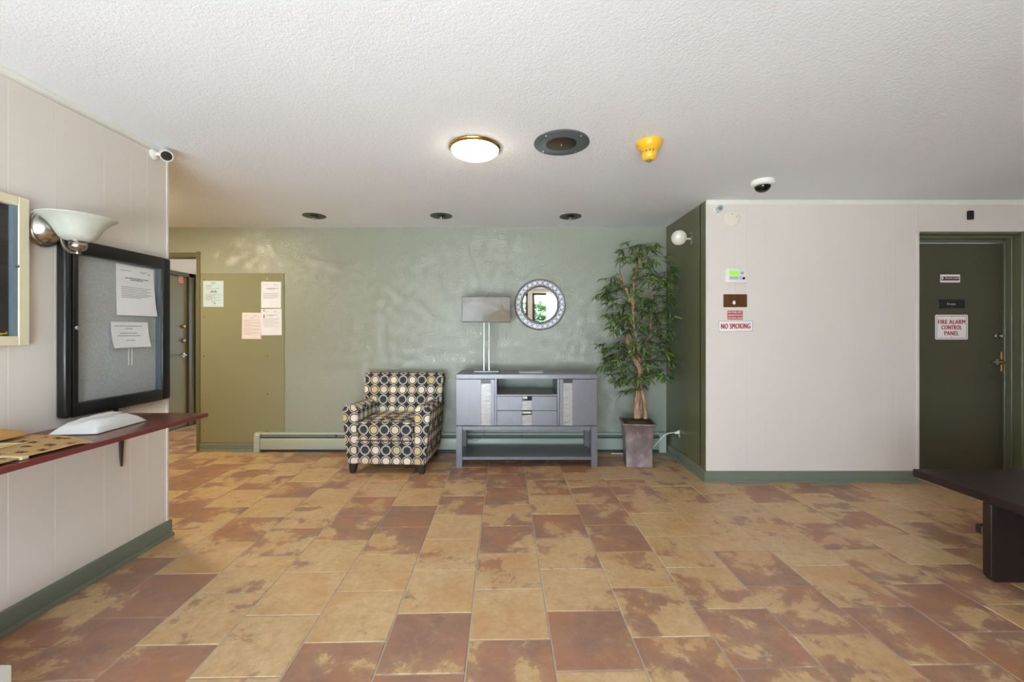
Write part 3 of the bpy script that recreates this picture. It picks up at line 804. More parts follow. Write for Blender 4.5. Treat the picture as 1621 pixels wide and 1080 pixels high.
MB().lathe([(.010, 0), (.010, .004), (.006, .007), (0, .007)], 16, Matrix.Translation((-BW + .050, -BT, .0)) @ R90).build('lock', CHROME, bd)
# papers pinned inside; local x along the wall
def board_y(px, X=2.172): return F_PX * X / (811 - px)
def bpt(px, py, X=2.172):
    y = board_y(px, X); return y, CAM_Z + (525 - py) * y / F_PX
XB = X_L + .017
def board_paper(label, px0, px1, py0, py1, lines, bow, seed):
    y0, _ = bpt((px0), 500); y1, _ = bpt(px1, 500)
    ym = (y0 + y1) / 2; zt = CAM_Z + (525 - py0) * ym / F_PX; zb_ = CAM_Z + (525 - py1) * ym / F_PX
    return notice('notice', label, 'notice', (XB, ym, (zt + zb_) / 2), LEFT, y1 - y0, zt - zb_, PAPER, lines, 0, 'notices in the glass-fronted board', bow, seed)
board_paper('tall white notice pinned on grey felt of notice board', 184, 243.5, 422, 500, LA, lambda u, v: .018 * max(0, 1 - v) ** 2 * (.3 + u), 11)
board_paper('short white note curling off the notice board below taller one', 174, 233, 510, 550,
            [(.10, .82, .84, .030, 0), (.38, .60, .74, .030, 0), (.22, .70, .56, .030, 0), (.15, .78, .46, .030, 0), (.36, .62, .28, .030, 0)],
            lambda u, v: .020 * (1 - v) ** 2 + .006 * abs(2 * u - 1), 12)
# two narrow white strips on the felt
tp = thing('white_strip', 'pair of narrow white strips on felt under the short note', 'tape', (XB, bpt(207, 560)[0], bpt(207, 564)[1]), LEFT)
MB().box(-.013, -.008, -.0006, 0, -.05, .045).build('strip', PAPER, tp); MB().box(.008, .013, -.0006, 0, -.05, .045).build('strip', PAPER, tp)

# ------------------------------------------------------------------ cream letter board, cut by the frame
CREAMF = simple('cream_painted_frame', lin(218, 208, 178), .4)
lb = thing('letter_board', 'cream framed letter board with dark ribbed felt behind glass', 'letter board', (X_L, 1.56, 1.565), LEFT)
lw, lh = .298, .327
MB().box(-lw, -lw + .042, -.032, 0, -lh, lh).box(lw - .042, lw, -.032, 0, -lh, lh).box(-lw + .042, lw - .042, -.032, 0, lh - .042, lh).box(-lw + .042, lw - .042, -.032, 0, -lh, -lh + .042).build('frame', CREAMF, lb, bevel=.003)
EDGE = simple('grey_blue_metal', lin(128, 146, 158), .35, .4)
for sx in (1, -1): MB().box(sx * (lw - .060), sx * (lw - .042), -.028, -.004, -lh + .042, lh - .042).build('inner_edge', EDGE, lb)
RIB = simple('dark_ribbed_felt', lin(58, 50, 44), .8)
b = MB().box(-lw + .05, lw - .05, -.006, 0, -lh + .04, lh - .04)
nr = 64
for k in range(nr):
    z = -lh + .044 + (2 * lh - .088) * (k + .5) / nr
    b.box(-lw + .055, lw - .055, -.010, -.006, z - .0028, z + .0028)
b.build('ribbed_felt', RIB, lb)
MB().box(-lw + .045, lw - .045, -.027, -.025, -lh + .042, lh - .042).build('glass_pane', GLASS, lb)
YEL = simple('yellow_plastic', lin(214, 186, 40), .5)
MB().box(.208, .232, -.013, -.010, -.277, -.271).box(.226, .231, -.013, -.010, -.277, -.265).box(.20, .212, -.013, -.010, -.280, -.274).build('loose_letter', YEL, lb)
MB().lathe([(.006, 0), (.006, .006), (0, .008)], 12, Matrix.Translation((lw - .046, -.028, .02)) @ R90).build('lock', STEEL, lb)

# ------------------------------------------------------------------ wall sconce
sc = thing('wall_sconce', 'brushed nickel wall sconce with frosted bell glass shade above notice board', 'wall lamp', (X_L, 1.935, 1.782), LEFT)
pl = MB().lathe([(.086, 0), (.088, .006), (.084, .012), (.080, .013), (.082, .018), (.077, .024), (.073, .025), (.074, .030), (.066, .042), (.050, .060), (.030, .072), (.012, .079), (0, .080)], 40, R90)
pl.xf(Matrix.Diagonal((.86, 1, 1.02, 1))).build('wall_plate', STEEL, sc)
MB().lathe([(0, .078), (.016, .079), (.017, .088), (.010, .095), (0, .096)], 18, R90).build('arm_socket', STEEL, sc)
path = [(0, -.086, .0), (0, -.088, -.03), (0, -.092, -.06), (0, -.104, -.088), (0, -.124, -.106), (0, -.146, -.113), (0, -.166, -.113)]
pts = []
for i in range(len(path) - 1):
    for k in range(4):
        t = k / 4; p0 = Vector(path[max(i - 1, 0)]); p1 = Vector(path[i]); p2 = Vector(path[i + 1]); p3 = Vector(path[min(i + 2, len(path) - 1)])
        pts.append(.5 * ((2 * p1) + (p2 - p0) * t + (2 * p0 - 5 * p1 + 4 * p2 - p3) * t * t + (3 * p1 - p0 - 3 * p2 + p3) * t ** 3))
pts.append(Vector(path[-1]))
MB().tube(pts, .0068, 12).build('arm', STEEL, sc)
SM = Matrix.Translation((0, -.166, 0))
MB().lathe([(0, -.122), (.010, -.121), (.012, -.114), (.008, -.110), (.012, -.107), (.026, -.100), (.033, -.088), (.033, -.076), (.029, -.068), (.034, -.064), (.034, -.060), (0, -.060)], 28, SM).build('cup', STEEL, sc)
def m_alab():
    s = NT('alabaster_glass'); v = s.obj()
    c = s.mix(s.noise(v, 14.0, 5.0, .55, 1.5), lin(196, 198, 186), lin(226, 228, 220))
    b = s.bsdf(c, .25, 0, .5); b.inputs['Subsurface Weight'].default_value = .0
    tr = s.n('ShaderNodeBsdfTranslucent'); tr.inputs[0].default_value = lin(226, 228, 218)
    mx = s.n('ShaderNodeMixShader'); mx.inputs[0].default_value = .35
    s.l(b.outputs[0], mx.inputs[1]); s.l(tr.outputs[0], mx.inputs[2]); s.l(mx.outputs[0], s.out.inputs[0]); return s.m
prof = [(.030, -.062), (.046, -.058), (.062, -.046), (.074, -.028), (.084, -.006), (.097, .014), (.116, .034), (.136, .048)]
prof2 = [(r - .004, z + .003) for r, z in prof[::-1]]
MB().lathe(prof + [(.137, .051)] + prof2, 44, SM, close=False).build('glass_shade', m_alab(), sc)

# ------------------------------------------------------------------ counter shelf and what lies on it
CTZ = .835
def m_lam():
    s = NT('redbrown_laminate'); v = s.obj()
    mp = s.n('ShaderNodeMapping'); mp.inputs['Scale'].default_value = (18, 1.2, 18); s.l(v, mp.inputs['Vector'])
    c = s.mix(s.noise(mp.outputs[0], 3.0, 6.0, .6), lin(92, 46, 36), lin(118, 66, 50))
    s.bsdf(c, .24, 0, .5); return s.m
ct_ = thing('wall_counter', 'narrow red-brown laminate counter shelf along the left wall', 'counter', (X_L, 0, 0))
MB().box(.0005, .452, .25, 2.372, CTZ - .022, CTZ).build('counter_top', m_lam(), ct_, bevel=.001)
MB().box(.4525, .4535, .25, 2.372, CTZ - .0215, CTZ - .0005).build('edge_band', simple('oxblood_edge', lin(112, 52, 46), .4), ct_)
DBR = simple('dark_bracket', lin(64, 48, 44), .45)
br = MB().prism([(2.302, CTZ - .022), (2.340, CTZ - .022), (2.334, .72), (2.326, .60), (2.322, .545), (2.318, .545), (2.312, .60), (2.305, .72)], 'x', .001, .012)
br.prism([(.012, CTZ - .022), (.30, CTZ - .022), (.30, CTZ - .030), (.02, CTZ - .05), (.012, CTZ - .12)], 'y', 2.314, 2.324)
br.box(.0005, .008, 2.280, 2.300, CTZ, CTZ + .05)
br.build('bracket', DBR, ct_, bevel=.001)
br2 = MB().box(.001, .012, .9, .94, .55, CTZ - .022).prism([(.012, CTZ - .022), (.30, CTZ - .022), (.30, CTZ - .030), (.02, CTZ - .05), (.012, CTZ - .12)], 'y', .914, .924)
br2.build('bracket', DBR, ct_, bevel=.001)

def m_crumple(name, col, rough, sc_, st_):
    s = NT(name); v = s.obj()
    vo = s.n('ShaderNodeTexVoronoi'); vo.inputs['Scale'].default_value = sc_; vo.feature = 'DISTANCE_TO_EDGE'; s.l(v, vo.inputs['Vector'])
    h = s.math('ADD', s.math('MULTIPLY', vo.outputs['Distance'], .6), s.noise(v, sc_ * 2, 4.0))
    s.bsdf(col, rough, 0, .5, s.bump(h, st_, .01)); return s.m
pk = thing('padded_mailer', 'white plastic mailing bag lying on the counter under notice board', 'package', (-1.985, 2.005, CTZ), .10)
def pillow(nx, ny, wx, wy, hgt, seed, rag=.05):
    top = []; bot = []; b = MB()
    for j in range(ny + 1):
        for i in range(nx + 1):
            u, v = 2 * i / nx - 1, 2 * j / ny - 1
            e = max(0.0, (1 - abs(u) ** 3.2) * (1 - abs(v) ** 3.2)) ** .55
            nz = mnoise.noise(Vector((u * 2.3 + seed, v * 3.1, seed))) * .12 + mnoise.noise(Vector((u * 6 + seed, v * 7, 2))) * .10
            px = u * wx / 2 * (1 - rag * (1 - abs(v)) * 0) ; py = v * wy / 2
            z = hgt * e * (1 + nz)
            top.append((px, py, .003 + max(z, 0))); bot.append((px, py, .001 + .004 * (1 - e)))
    N = len(top); W = nx + 1; fs = []
    for j in range(ny):
        for i in range(nx):
            a = j * W + i
            fs.append((a, a + 1, a + W + 1, a + W)); fs.append((N + a, N + a + W, N + a + W + 1, N + a + 1))
    ed_ = list(range(W)) + [j * W + nx for j in range(1, ny + 1)] + [ny * W + i for i in range(nx - 1, -1, -1)] + [j * W for j in range(ny - 1, 0, -1)]
    for a, c in zip(ed_, ed_[1:] + ed_[:1]): fs.append((c, a, N + a, N + c))
    return b.add(top + bot, fs, 0, True)
pillow(26, 30, .20, .29, .056, 1.7).build('bag', m_crumple('white_poly', lin(226, 226, 224), .35, 9.0, .35), pk)
MB().sheet(6, 6, lambda u, v: ((-.01 + (u - .5) * .07, .05 + (v - .5) * .09, max(.0, .0590) + .002 * math.sin(5 * u)), (0, 0, 1)), .0005).build('address_label', simple('label_cream', lin(232, 228, 214), .6), pk)

KRAFT = m_crumple('kraft_paper', lin(190, 152, 98), .75, 7.0, .18)
bg_ = thing('paper_bag', 'flat brown paper bag with black print lying on the counter', 'paper bag', (0, 0, CTZ))
def bagpt(u, v):
    # u across the counter (0 wall .. 1 front edge), v along it
    fx = -1.742 - .03 * math.sin(v * 3.0); bx_ = -2.14
    y0 = 1.20; y1 = 1.85 - .12 * u ** 1.4
    x = bx_ + (fx - bx_) * u; y = y0 + (y1 - y0) * v
    curl = .012 * max(0, (u - .88) / .12) * max(0, (v - .9) / .1)
    z = .010 + .006 * math.sin(v * 5 + u * 2) * (1 - u) + mnoise.noise(Vector((u * 3, v * 5, 1))) * .004 - curl * .5
    return Vector((x, y, z))
MB().sheet(22, 26, lambda u, v: (bagpt(u, v) - Vector((0, 0, .002)), (0, 0, 1)), .003).build('bag', KRAFT, bg_)
MB().box(-2.12, -1.762, 1.492, 1.515, .001, .012).build('folded_end', simple('kraft_pale_edge', lin(226, 206, 170), .7), bg_, bevel=.002)
pr = MB(); r = random.Random(12)
def stroke(u, v, du, dv):
    a, b_, c, d = bagpt(u, v), bagpt(u + du, v), bagpt(u + du, v + dv), bagpt(u, v + dv)
    up = Vector((0, 0, .0022))
    pr.hull8([a + up, b_ + up, c + up, d + up], [p + up + Vector((0, 0, .0004)) for p in (a, b_, c, d)])
for gu, gv in [(.62, .55), (.75, .62), (.55, .72), (.42, .80), (.70, .80), (.86, .70), (.30, .92), (.50, .92), (.22, .82), (.88, .86), (.36, .62), (.82, .50), (.62, .94)]:
    nletters = r.choice((2, 3, 4))
    for k in range(nletters):
        u = gu + k * .028; v = gv
        if u > .95: continue
        stroke(u, v, .006, .04)
        if r.random() < .8: stroke(u, v + r.choice((0, .018, .036)), .024, .006)
        if r.random() < .6: stroke(u + .018, v + r.choice((0, .02)), .006, .022)
for gu, gv, ln in [(.28, .56, .32), (.44, .50, .16), (.20, .70, .2)]:
    words_u = gu
    for k in range(int(ln / .03)): stroke(gu + .004 * k, gv + k * .018, .010, .014)
pr.build('print', BLACKI, bg_)['kind'] = 'stuff'
lbp = thing('shipping_label', 'white slip with yellow patch lying on brown paper bag', 'label', (0, 0, CTZ))
def lblpt(u, v): return bagpt(.10 + .30 * u, .62 + .17 * v) + Vector((0, 0, .0035))
MB().sheet(6, 6, lambda u, v: (lblpt(u, v), (0, 0, 1)), .0006).build('slip', simple('slip_paper', lin(232, 224, 196), .6), lbp)
MB().sheet(4, 4, lambda u, v: (lblpt(.62 + .3 * u, .45 + .4 * v) + Vector((0, 0, .0009)), (0, 0, 1)), .0003).build('yellow_patch', YEL, lbp)
eb = thing('padded_envelope', 'orange-brown padded envelope leaning at the wall on the counter', 'envelope', (-2.135, 1.60, CTZ + .016), .06)
pillow(14, 20, .10, .40, .045, 4.2).build('envelope', m_crumple('manila', lin(202, 156, 92), .7, 8.0, .25), eb)

# ------------------------------------------------------------------ cameras, detectors, ceiling lights
def bullet_camera(label, loc, rz, aim, bl=.075, br_=.030, arm=.045):
    t = thing('security_camera', label, 'security camera', loc, rz, 'white bullet security cameras')
    MB().lathe([(.032, 0), (.032, .006), (.026, .012), (.012, .016), (0, .016)], 24, R90).build('mount', WPLAST, t)
    d = Vector(aim).normalized(); c0 = Vector((0, -arm, 0)) ; q = d.to_track_quat('Z', 'Y').to_matrix().to_4x4()
    MB().tube([(0, -.012, 0), (0, -arm * .7, 0), c0 + d * .005], .010, 12).build('arm', WPLAST, t)
    Mx = Matrix.Translation(c0 - d * .01) @ q
    MB().lathe([(0, 0), (br_ * .85, .002), (br_, .010), (br_, bl), (br_ * .90, bl + .003), (br_ * .82, bl), (br_ * .80, bl - .006), (0, bl - .006)], 28, Mx).build('housing', WPLAST, t)
    fz = MB().lathe([(0, bl - .003), (br_ * .78, bl - .003), (br_ * .78, bl - .0055), (0, bl - .0055)], 24, Mx).build('lens_window', BLACKP, t)
    led = MB()
    for k in range(10):
        a = 2 * PI * k / 10
        led.lathe([(.0026, bl - .003), (.0022, bl - .0012), (0, bl - .0010)], 8, Mx @ Matrix.Translation((br_ * .58 * math.cos(a), br_ * .58 * math.sin(a), 0)))
    led.build('led', STEEL, fz)['kind'] = 'stuff'
    MB().lathe([(.009, bl - .003), (.009, bl - .001), (.005, bl - .0005), (0, bl - .001)], 14, Mx).build('lens', BLACKG, fz)
    return t
bullet_camera('white bullet security camera at top corner of left wall', (X_L, 2.535, 2.385), LEFT, (-.62, -.62, -.48), .070, .034, .075)
bullet_camera('small white bullet security camera by the round cover plate', (bx(1136, Y_RW), Y_RW, bz(332, Y_RW)), 0, (-.30, -.9, -.22), .060, .030, .032)
t = thing('blank_cover', 'round cream blank cover plate high on right beige wall', 'cover plate', (bx(1159.5, Y_RW), Y_RW, bz(345.5, Y_RW)))
MB().lathe([(0, .008), (.050, .008), (.064, .006), (.070, .002), (.070, 0), (0, 0)], 40, R90).build('plate', simple('aged_cream', lin(226, 218, 200), .45), t)
for dx, dz in ((-.002, .035), (.035, .015)): MB().lathe([(.004, .008), (.003, .010), (0, .010)], 10, Matrix.Translation((dx, 0, dz)) @ R90).build('screw', DSTEEL, t)

dc = thing('dome_camera', 'white ceiling dome security camera with black bubble', 'security camera', (1.89, 3.13, CZ))
MB().lathe([(0, 0), (.080, 0), (.082, -.022), (.080, -.030), (.074, -.036), (.056, -.040), (0, -.040)], 40).build('housing', WPLAST, dc)
MB().lathe([(.055, -.038)] + [(.055 * math.cos(a), -.040 - .046 * math.sin(a)) for a in [PI / 2 * k / 8 for k in range(9)]][:-1] + [(0, -.086)], 36).build('bubble', simple('black_bubble', lin(10, 10, 10), .06), dc)

yd = thing('smoke_detector', 'yellow cone shaped ceiling detector with clear tip', 'detector', (.825, 2.49, CZ))
YELD = simple('detector_yellow', lin(232, 178, 44), .35)
MB().lathe([(0, 0), (.078, 0), (.078, -.008), (.074, -.012), (.070, -.026), (.058, -.042), (.044, -.050), (.044, -.054), (0, -.054)], 40).build('base', YELD, yd)
MB().lathe([(0, -.052), (.040, -.052), (.040, -.070), (0, -.070)], 32).build('vent_core', simple('vent_grey', lin(120, 116, 108), .5), yd)
v_ = MB()
for k in range(12):
    a = 2 * PI * k / 12; M = Matrix.Rotation(a, 4, 'Z')
    v_.add([M @ Vector(p) for p in [(.036, -.004, -.071), (.044, -.004, -.071), (.044, .004, -.071), (.036, .004, -.071), (.036, -.004, -.051), (.044, -.004, -.051), (.044, .004, -.051), (.036, .004, -.051)]], [(0, 3, 2, 1), (4, 5, 6, 7), (0, 1, 5, 4), (1, 2, 6, 5), (2, 3, 7, 6), (3, 0, 4, 7)])
v_.build('rib', YELD, yd)['kind'] = 'stuff'
MB().lathe([(0, -.068), (.044, -.068), (.045, -.080), (.040, -.096), (.030, -.106), (.022, -.108), (0, -.108)], 32).build('nose', YELD, yd)
MB().lathe([(.018, -.107), (.012, -.116), (.005, -.120), (0, -.121)], 18).build('tip', CHROME, yd)

cl = thing('ceiling_light', 'lit flush ceiling light with brass rim and glowing glass dome', 'ceiling light', (-.228, 2.555, CZ))
MB().lathe([(.120, 0), (.158, 0), (.160, -.006), (.157, -.014), (.150, -.019), (.146, -.020), (.140, -.016), (.120, -.012)], 56, close=False).build('rim', BRASS, cl)
def m_lampglass(name, watts, col):
    s = NT(name); e = s.n('ShaderNodeEmission'); e.inputs[0].default_value = col; e.inputs[1].default_value = watts
    s.l(e.outputs[0], s.out.inputs[0]); return s.m
WARM = (1.0, .86, .62, 1)
dome = [(.146 * math.cos(a), -.017 - .048 * math.sin(a)) for a in [PI / 2 * k / 9 for k in range(9)]] + [(0, -.065)]
MB().lathe(dome, 48, close=False).build('glass_dome', m_lampglass('lit_glass', CEIL_LAMP_W, WARM), cl)
for k in range(3):
    a = 2 * PI * k / 3 + 2.0
    MB().tube([(.153 * math.cos(a), .153 * math.sin(a), -.012), (.148 * math.cos(a), .148 * math.sin(a), -.026), (.138 * math.cos(a), .138 * math.sin(a), -.038)], .003, 8).build('clip', BRASS, cl)
def hidden_light(label, loc, watts):
    t = thing('ceiling_light', label, 'ceiling light', loc)
    MB().lathe([(.120, 0), (.158, 0), (.160, -.010), (.146, -.030), (.134, -.028), (.120, -.020)], 40, close=False).build('rim', BRASS, t)
    MB().lathe(dome, 32, close=False).build('glass_dome', m_lampglass('lit_glass_passage', watts, (1.0, .83, .55, 1)), t)
hidden_light('lit ceiling light in passage behind the left wall', (-3.35, 3.35, CZ), ALCOVE_LAMP_W)
hidden_light('lit ceiling light in the hall beyond the opening', (-3.75, 5.6, CZ), HALL_LAMP_W)

PLATEM = simple('grey_steel_plate', lin(112, 118, 122), .32, .45)
op = thing('ceiling_plate', 'round dark metal plate covering an old ceiling fixture hole', 'cover plate', (.297, 2.49, CZ))
MB().lathe([(0, 0), (.164, 0), (.166, -.008), (.163, -.010), (.092, -.011), (.090, -.006), (0, -.006)], 56).build('outer_ring', PLATEM, op)
MB().lathe([(0, -.006), (.088, -.006), (.088, -.012), (.084, -.014), (0, -.0145)], 48).build('centre_disc', simple('bronzed_disc', lin(92, 84, 74), .4, .8), op)
MB().lathe([(.008, -.014), (.007, -.022), (0, -.023)], 12).build('screw', BRASS, op)
for k in range(4):
    a = PI / 4 + k * PI / 2; MB().lathe([(.006, -.010), (.005, -.013), (0, -.0135)], 10, Matrix.Translation((.143 * math.cos(a), .143 * math.sin(a), 0))).build('screw', STEEL, op)

def downlight(label, x):
    t = thing('recessed_light', label, 'recessed light', (x, 4.07, CZ), 0, 'unlit recessed lights along the back wall')
    MB().lathe([(.082, 0), (.108, 0), (.108, -.004), (.104, -.006), (.084, -.004)], 44, close=False).build('trim_ring', DSTEEL, t)
    MB().lathe([(0, -.0005), (.083, -.0005), (.083, -.003), (.05, -.0025), (0, -.0022)], 36).build('baffle', simple('olive_bronze', lin(74, 76, 64), .4, .6) if 'olive_bronze' not in MATS else MATS['olive_bronze'], t)
    MB().lathe([(.040, -.002), (.042, -.010), (.030, -.016), (.026, -.018), (0, -.019)], 28).build('socket_ring', DSTEEL, t)
    MB().lathe([(.018, -.018), (.020, -.026), (.014, -.036), (0, -.040)], 20).build('bulb', CHROME, t)
    return t
d0 = downlight('unlit recessed ceiling light, leftmost of three along back wall', (498 - 811) * 4.07 / F_PX)
copy_thing(d0, 'unlit recessed ceiling light, middle one of three along back wall', ((699 - 811) * 4.07 / F_PX, 4.07, CZ))
copy_thing(d0, 'unlit recessed ceiling light, rightmost of three nearest the plant', ((904 - 811) * 4.07 / F_PX, 4.09, CZ))

# ------------------------------------------------------------------ flood lamp on the green return
fl = thing('emergency_lamp', 'round cream emergency lamp head on bracket on dark green return wall', 'wall lamp', (X_R, 3.89, 2.178), RIGHT)
AL = simple('cream_enamel', lin(206, 198, 176), .35)
MB().box(-.022, .022, -.006, 0, -.062, .062).build('bracket_plate', simple('bracket_grey_green', lin(128, 124, 100), .45), fl, bevel=.002)
for dz in (-.045, .045): MB().lathe([(.006, .006), (.005, .011), (0, .012)], 10, Matrix.Translation((0, 0, dz)) @ R90).build('screw', STEEL, fl)
MB().cyl((0, -.006, -.008), (0, -.062, -.008), .010, n=14).build('swivel_arm', AL, fl)
aim = Vector((.80, -.42, -.28)).normalized()           # local frame: +x is towards the camera side
aim = Vector((.88, -.25, -.30)).normalized()
hc = Vector((0, -.118, .004)); MQ = Matrix.Translation(hc) @ aim.to_track_quat('Z', 'Y').to_matrix().to_4x4()
R_ = .064
MB().lathe([(0, -R_ * .85)] + [(R_ * math.cos(a), R_ * .85 * math.sin(a)) for a in [-PI / 2 + PI / 2 * k / 8 for k in range(1, 9)]] + [(R_, .012), (R_ * 1.06, .014), (R_ * 1.06, .026), (R_ * .96, .028), (R_ * .94, .020), (0, .020)], 36, MQ).build('lamp_head', AL, fl)
MB().lathe([(R_ * .93, .021), (R_ * .80, .034), (R_ * .5, .044), (0, .048)], 32, MQ).build('lens', simple('frosted_lens', lin(222, 218, 206), .18), fl)
# ------------------------------------------------------------------ right beige wall: keypad, patch, signs
SIGNS = 'signs on the right wall'
def rw(px, py, out=0.0): return (bx(px, Y_RW), Y_RW - out, bz(py, Y_RW))
kp = thing('alarm_keypad', 'white alarm keypad with green display on right beige wall', 'keypad', rw(1164.2, 436.7))
MB().box(-.092, .092, -.024, 0, -.062, .062).build('housing', WPLAST, kp, bevel=.006, seg=2)
s = NT('green_display'); e_ = s.n('ShaderNodeEmission'); e_.inputs[0].default_value = lin(128, 205, 40); e_.inputs[1].default_value = .8; s.l(e_.outputs[0], s.out.inputs[0])
MB().box(-.062, .016, -.0255, -.024, .006, .036).build('display', s.m, kp)
GRYB = simple('grey_buttons', lin(158, 162, 166), .5)
q = MB()
for i in range(6):
    for j in range(3): q.box(-.062 + i * .013, -.052 + i * .013, -.0265, -.024, -.034 + j * .009, -.028 + j * .009)
q.build('button_field', GRYB, kp)['kind'] = 'stuff'
MB().lathe([(.013, .024), (.013, .027), (.006, .028), (0, .0275)], 20, Matrix.Translation((.048, 0, .021)) @ R90).build('speaker', GRYB, kp)
MB().lathe([(.011, .024), (.011, .029), (0, .030)], 20, Matrix.Translation((.060, 0, -.025)) @ R90).build('key_switch', BLACKP, kp)
q = MB()
for j in range(3): q.box(.026, .040, -.0255, -.024, -.036 + j * .011, -.030 + j * .011)
q.build('button_column', GRYB, kp)['kind'] = 'stuff'

pt = thing('patch_board', 'brown wood patch with pale paint chip under the keypad', 'patch', rw(1164.2, 476.3))
def m_brown():
    s = NT('brown_veneer'); v = s.obj(); mp = s.n('ShaderNodeMapping'); mp.inputs['Scale'].default_value = (9, 9, 2); s.l(v, mp.inputs['Vector'])
    s.bsdf(s.mix(s.noise(mp.outputs[0], 4.0, 5.0), lin(72, 40, 16), lin(108, 62, 28)), .4); return s.m
BRN = m_brown()
MB().box(-.102, .012, -.005, 0, -.056, .056).build('board', BRN, pt, bevel=.0008); MB().box(.014, .102, -.004, 0, -.055, .056).build('board', BRN, pt, bevel=.0008)
ch_ = MB(); r = random.Random(3)
pg = [(.011 * (1 + .35 * r.random()) * math.cos(2 * PI * k / 9) - .012, .016 * (1 + .3 * r.random()) * math.sin(2 * PI * k / 9) - .016) for k in range(9)]
ch_.prism(pg, 'y', -.0062, -.0048).build('paint_chip', SIGNW, pt)
for dx, dz in ((-.097, -.050), (.097, -.050), (0, .048), (0, -.04)): MB().lathe([(.004, .005), (.003, .0075), (0, .008)], 8, Matrix.Translation((dx, 0, dz)) @ R90).build('screw', STEEL, pt)

sg = thing('fire_panel_sign', 'small red sign with white lettering above the no smoking sign', 'sign', rw(1164, 499), 0, SIGNS)
MB().box(-.066, .066, -.0015, 0, -.039, .039).build('face', simple('sign_red', lin(176, 60, 54), .5), sg)
q = MB()
for k, tx in enumerate(('FIRE PANEL RESET', 'ANNUNCIATOR IN', 'ELECTRICAL ROOM')): put_text(q, tx, 0, -.0018, .025 - k * .025, .124, .016, .02)
q.build('lettering', SIGNW, sg, fix=False)['kind'] = 'stuff'
ns = thing('no_smoking_sign', 'white sign with red NO SMOKING lettering and thin blue border', 'sign', rw(1165, 516.6), 0, SIGNS); ns.rotation_euler = (0, -.012, 0)
MB().box(-.147, .147, -.0015, 0, -.0455, .0455).build('face', SIGNW, ns)
q = MB(); bw = .0028
for a in ((-.147, .147, .0427, .0455), (-.147, .147, -.0455, -.0427), (-.147, -.1442, -.0455, .0455), (.1442, .147, -.0455, .0455)): q.box(a[0], a[1], -.0019, -.0014, a[2], a[3])
q.build('border', simple('sign_blue_edge', lin(96, 108, 150), .5), ns)
q = MB(); put_text(q, 'NO SMOKING', 0, -.0019, .001, .256, .046, .055); q.build('lettering', REDINK, ns, fix=False)['kind'] = 'stuff'

# ------------------------------------------------------------------ door in its recess
DY = 3.70
FRG = simple('frame_olive', lin(104, 104, 78), .4)
dr = thing('door_1', None, None, (0, 0, 0)); dr['kind'] = 'structure'
LX0, LX1 = 3.522, 4.376
MB().box(LX0, LX1, DY, DY + .045, .008, 2.085).build('door_leaf', DOORG, dr, bevel=.002)
j = MB()
j.box(LX1 + .003, D_R + .055, DY - .012, DY + .07, 0, D_Z).box(LX1 + .012, D_R + .055, DY - .055, DY - .012, 0, D_Z).box(LX1 + .022, D_R + .062, Y_RW - .012, DY - .055, 0, D_Z + .0)
j.build('jamb', FRG, dr, bevel=.003)
h = MB().box(D_L + .008, LX1 + .012, DY - .012, DY + .07, 2.09, D_Z).box(D_L + .008, LX1 + .022, DY - .055, DY - .012, 2.118, D_Z).box(D_L + .008, LX1 + .03, Y_RW - .004, DY - .055, 2.145, D_Z)
h.build('header', FRG, dr, bevel=.003)
MB().box(D_L + .002, D_L + .012, Y_RW + .0, DY + .07, 0, D_Z).build('jamb', FRG, dr, bevel=.002)
def dz_(py, y=DY): return CAM_Z + (525 - py) * y / F_PX
def dx_(px, y=DY): return (px - 811) * y / F_PX
MB().lathe([(.030, 0), (.030, .008), (.022, .014), (.019, .040), (.014, .046), (0, .047)], 24, Matrix.Translation((dx_(1579), DY, dz_(532))) @ R90).build('deadbolt', STEEL, dr)
lv = MB().lathe([(.033, 0), (.033, .008), (.014, .014), (.012, .050), (0, .052)], 24, Matrix.Translation((dx_(1580), DY, dz_(573))) @ R90)
lv.tube([(dx_(1580), DY - .046, dz_(573)), (dx_(1580) - .05, DY - .05, dz_(573) + .002), (dx_(1580) - .105, DY - .046, dz_(573))], [.011, .010, .008], 12)
lv.build('lever_handle', STEEL, dr)
MB().box(LX1 - .020, LX1 + .010, DY - .006, DY + .004, dz_(588), dz_(557)).build('strike_plate', simple('worn_brass', lin(172, 124, 70), .35, .8), dr, bevel=.001)
MB().box(LX1 + .010, LX1 + .016, DY - .016, DY - .010, dz_(588), dz_(557)).build('strike_lip', simple('dark_red_metal', lin(80, 36, 28), .45, .5), dr, bevel=.001)

def dpos(px, py): return (dx_(px), DY, dz_(py))
s1 = thing('alarm_sticker', 'small white sticker with maroon band high on green door', 'sticker', dpos(1504.5, 441))
MB().box(-.088, .088, -.001, 0, -.035, .035).build('face', SIGNW, s1)
MAR = simple('maroon_band', lin(92, 40, 44), .5)
MB().box(-.081, .081, -.0014, -.0008, -.018, .017).build('band', MAR, s1)
q = MB(); put_text(q, 'Security', -.012, -.0017, .002, .066, .018, .03); put_text(q, 'ALARM', .051, -.0017, .003, .05, .012, .03)
q.prism([(-.078, .010), (-.0695, .014), (-.061, .010), (-.062, -.004), (-.0695, -.011), (-.077, -.004)], 'y', -.0017, -.0013)
q.build('lettering', SIGNW, s1, fix=False)['kind'] = 'stuff'
s2 = thing('door_plaque', 'black plaque reading Private on the green door', 'sign', dpos(1506, 481.5))
MB().box(-.120, .120, -.005, 0, -.038, .038).build('plate', BLACKP, s2, bevel=.002)
q = MB(); put_text(q, 'Private', -.004, -.0054, 0, .074, .018, .0); q.build('lettering', SIGNW, s2, fix=False)['kind'] = 'stuff'
s3 = thing('fire_alarm_sign', 'white FIRE ALARM CONTROL PANEL sign with red border on green door', 'sign', dpos(1506.5, 518))
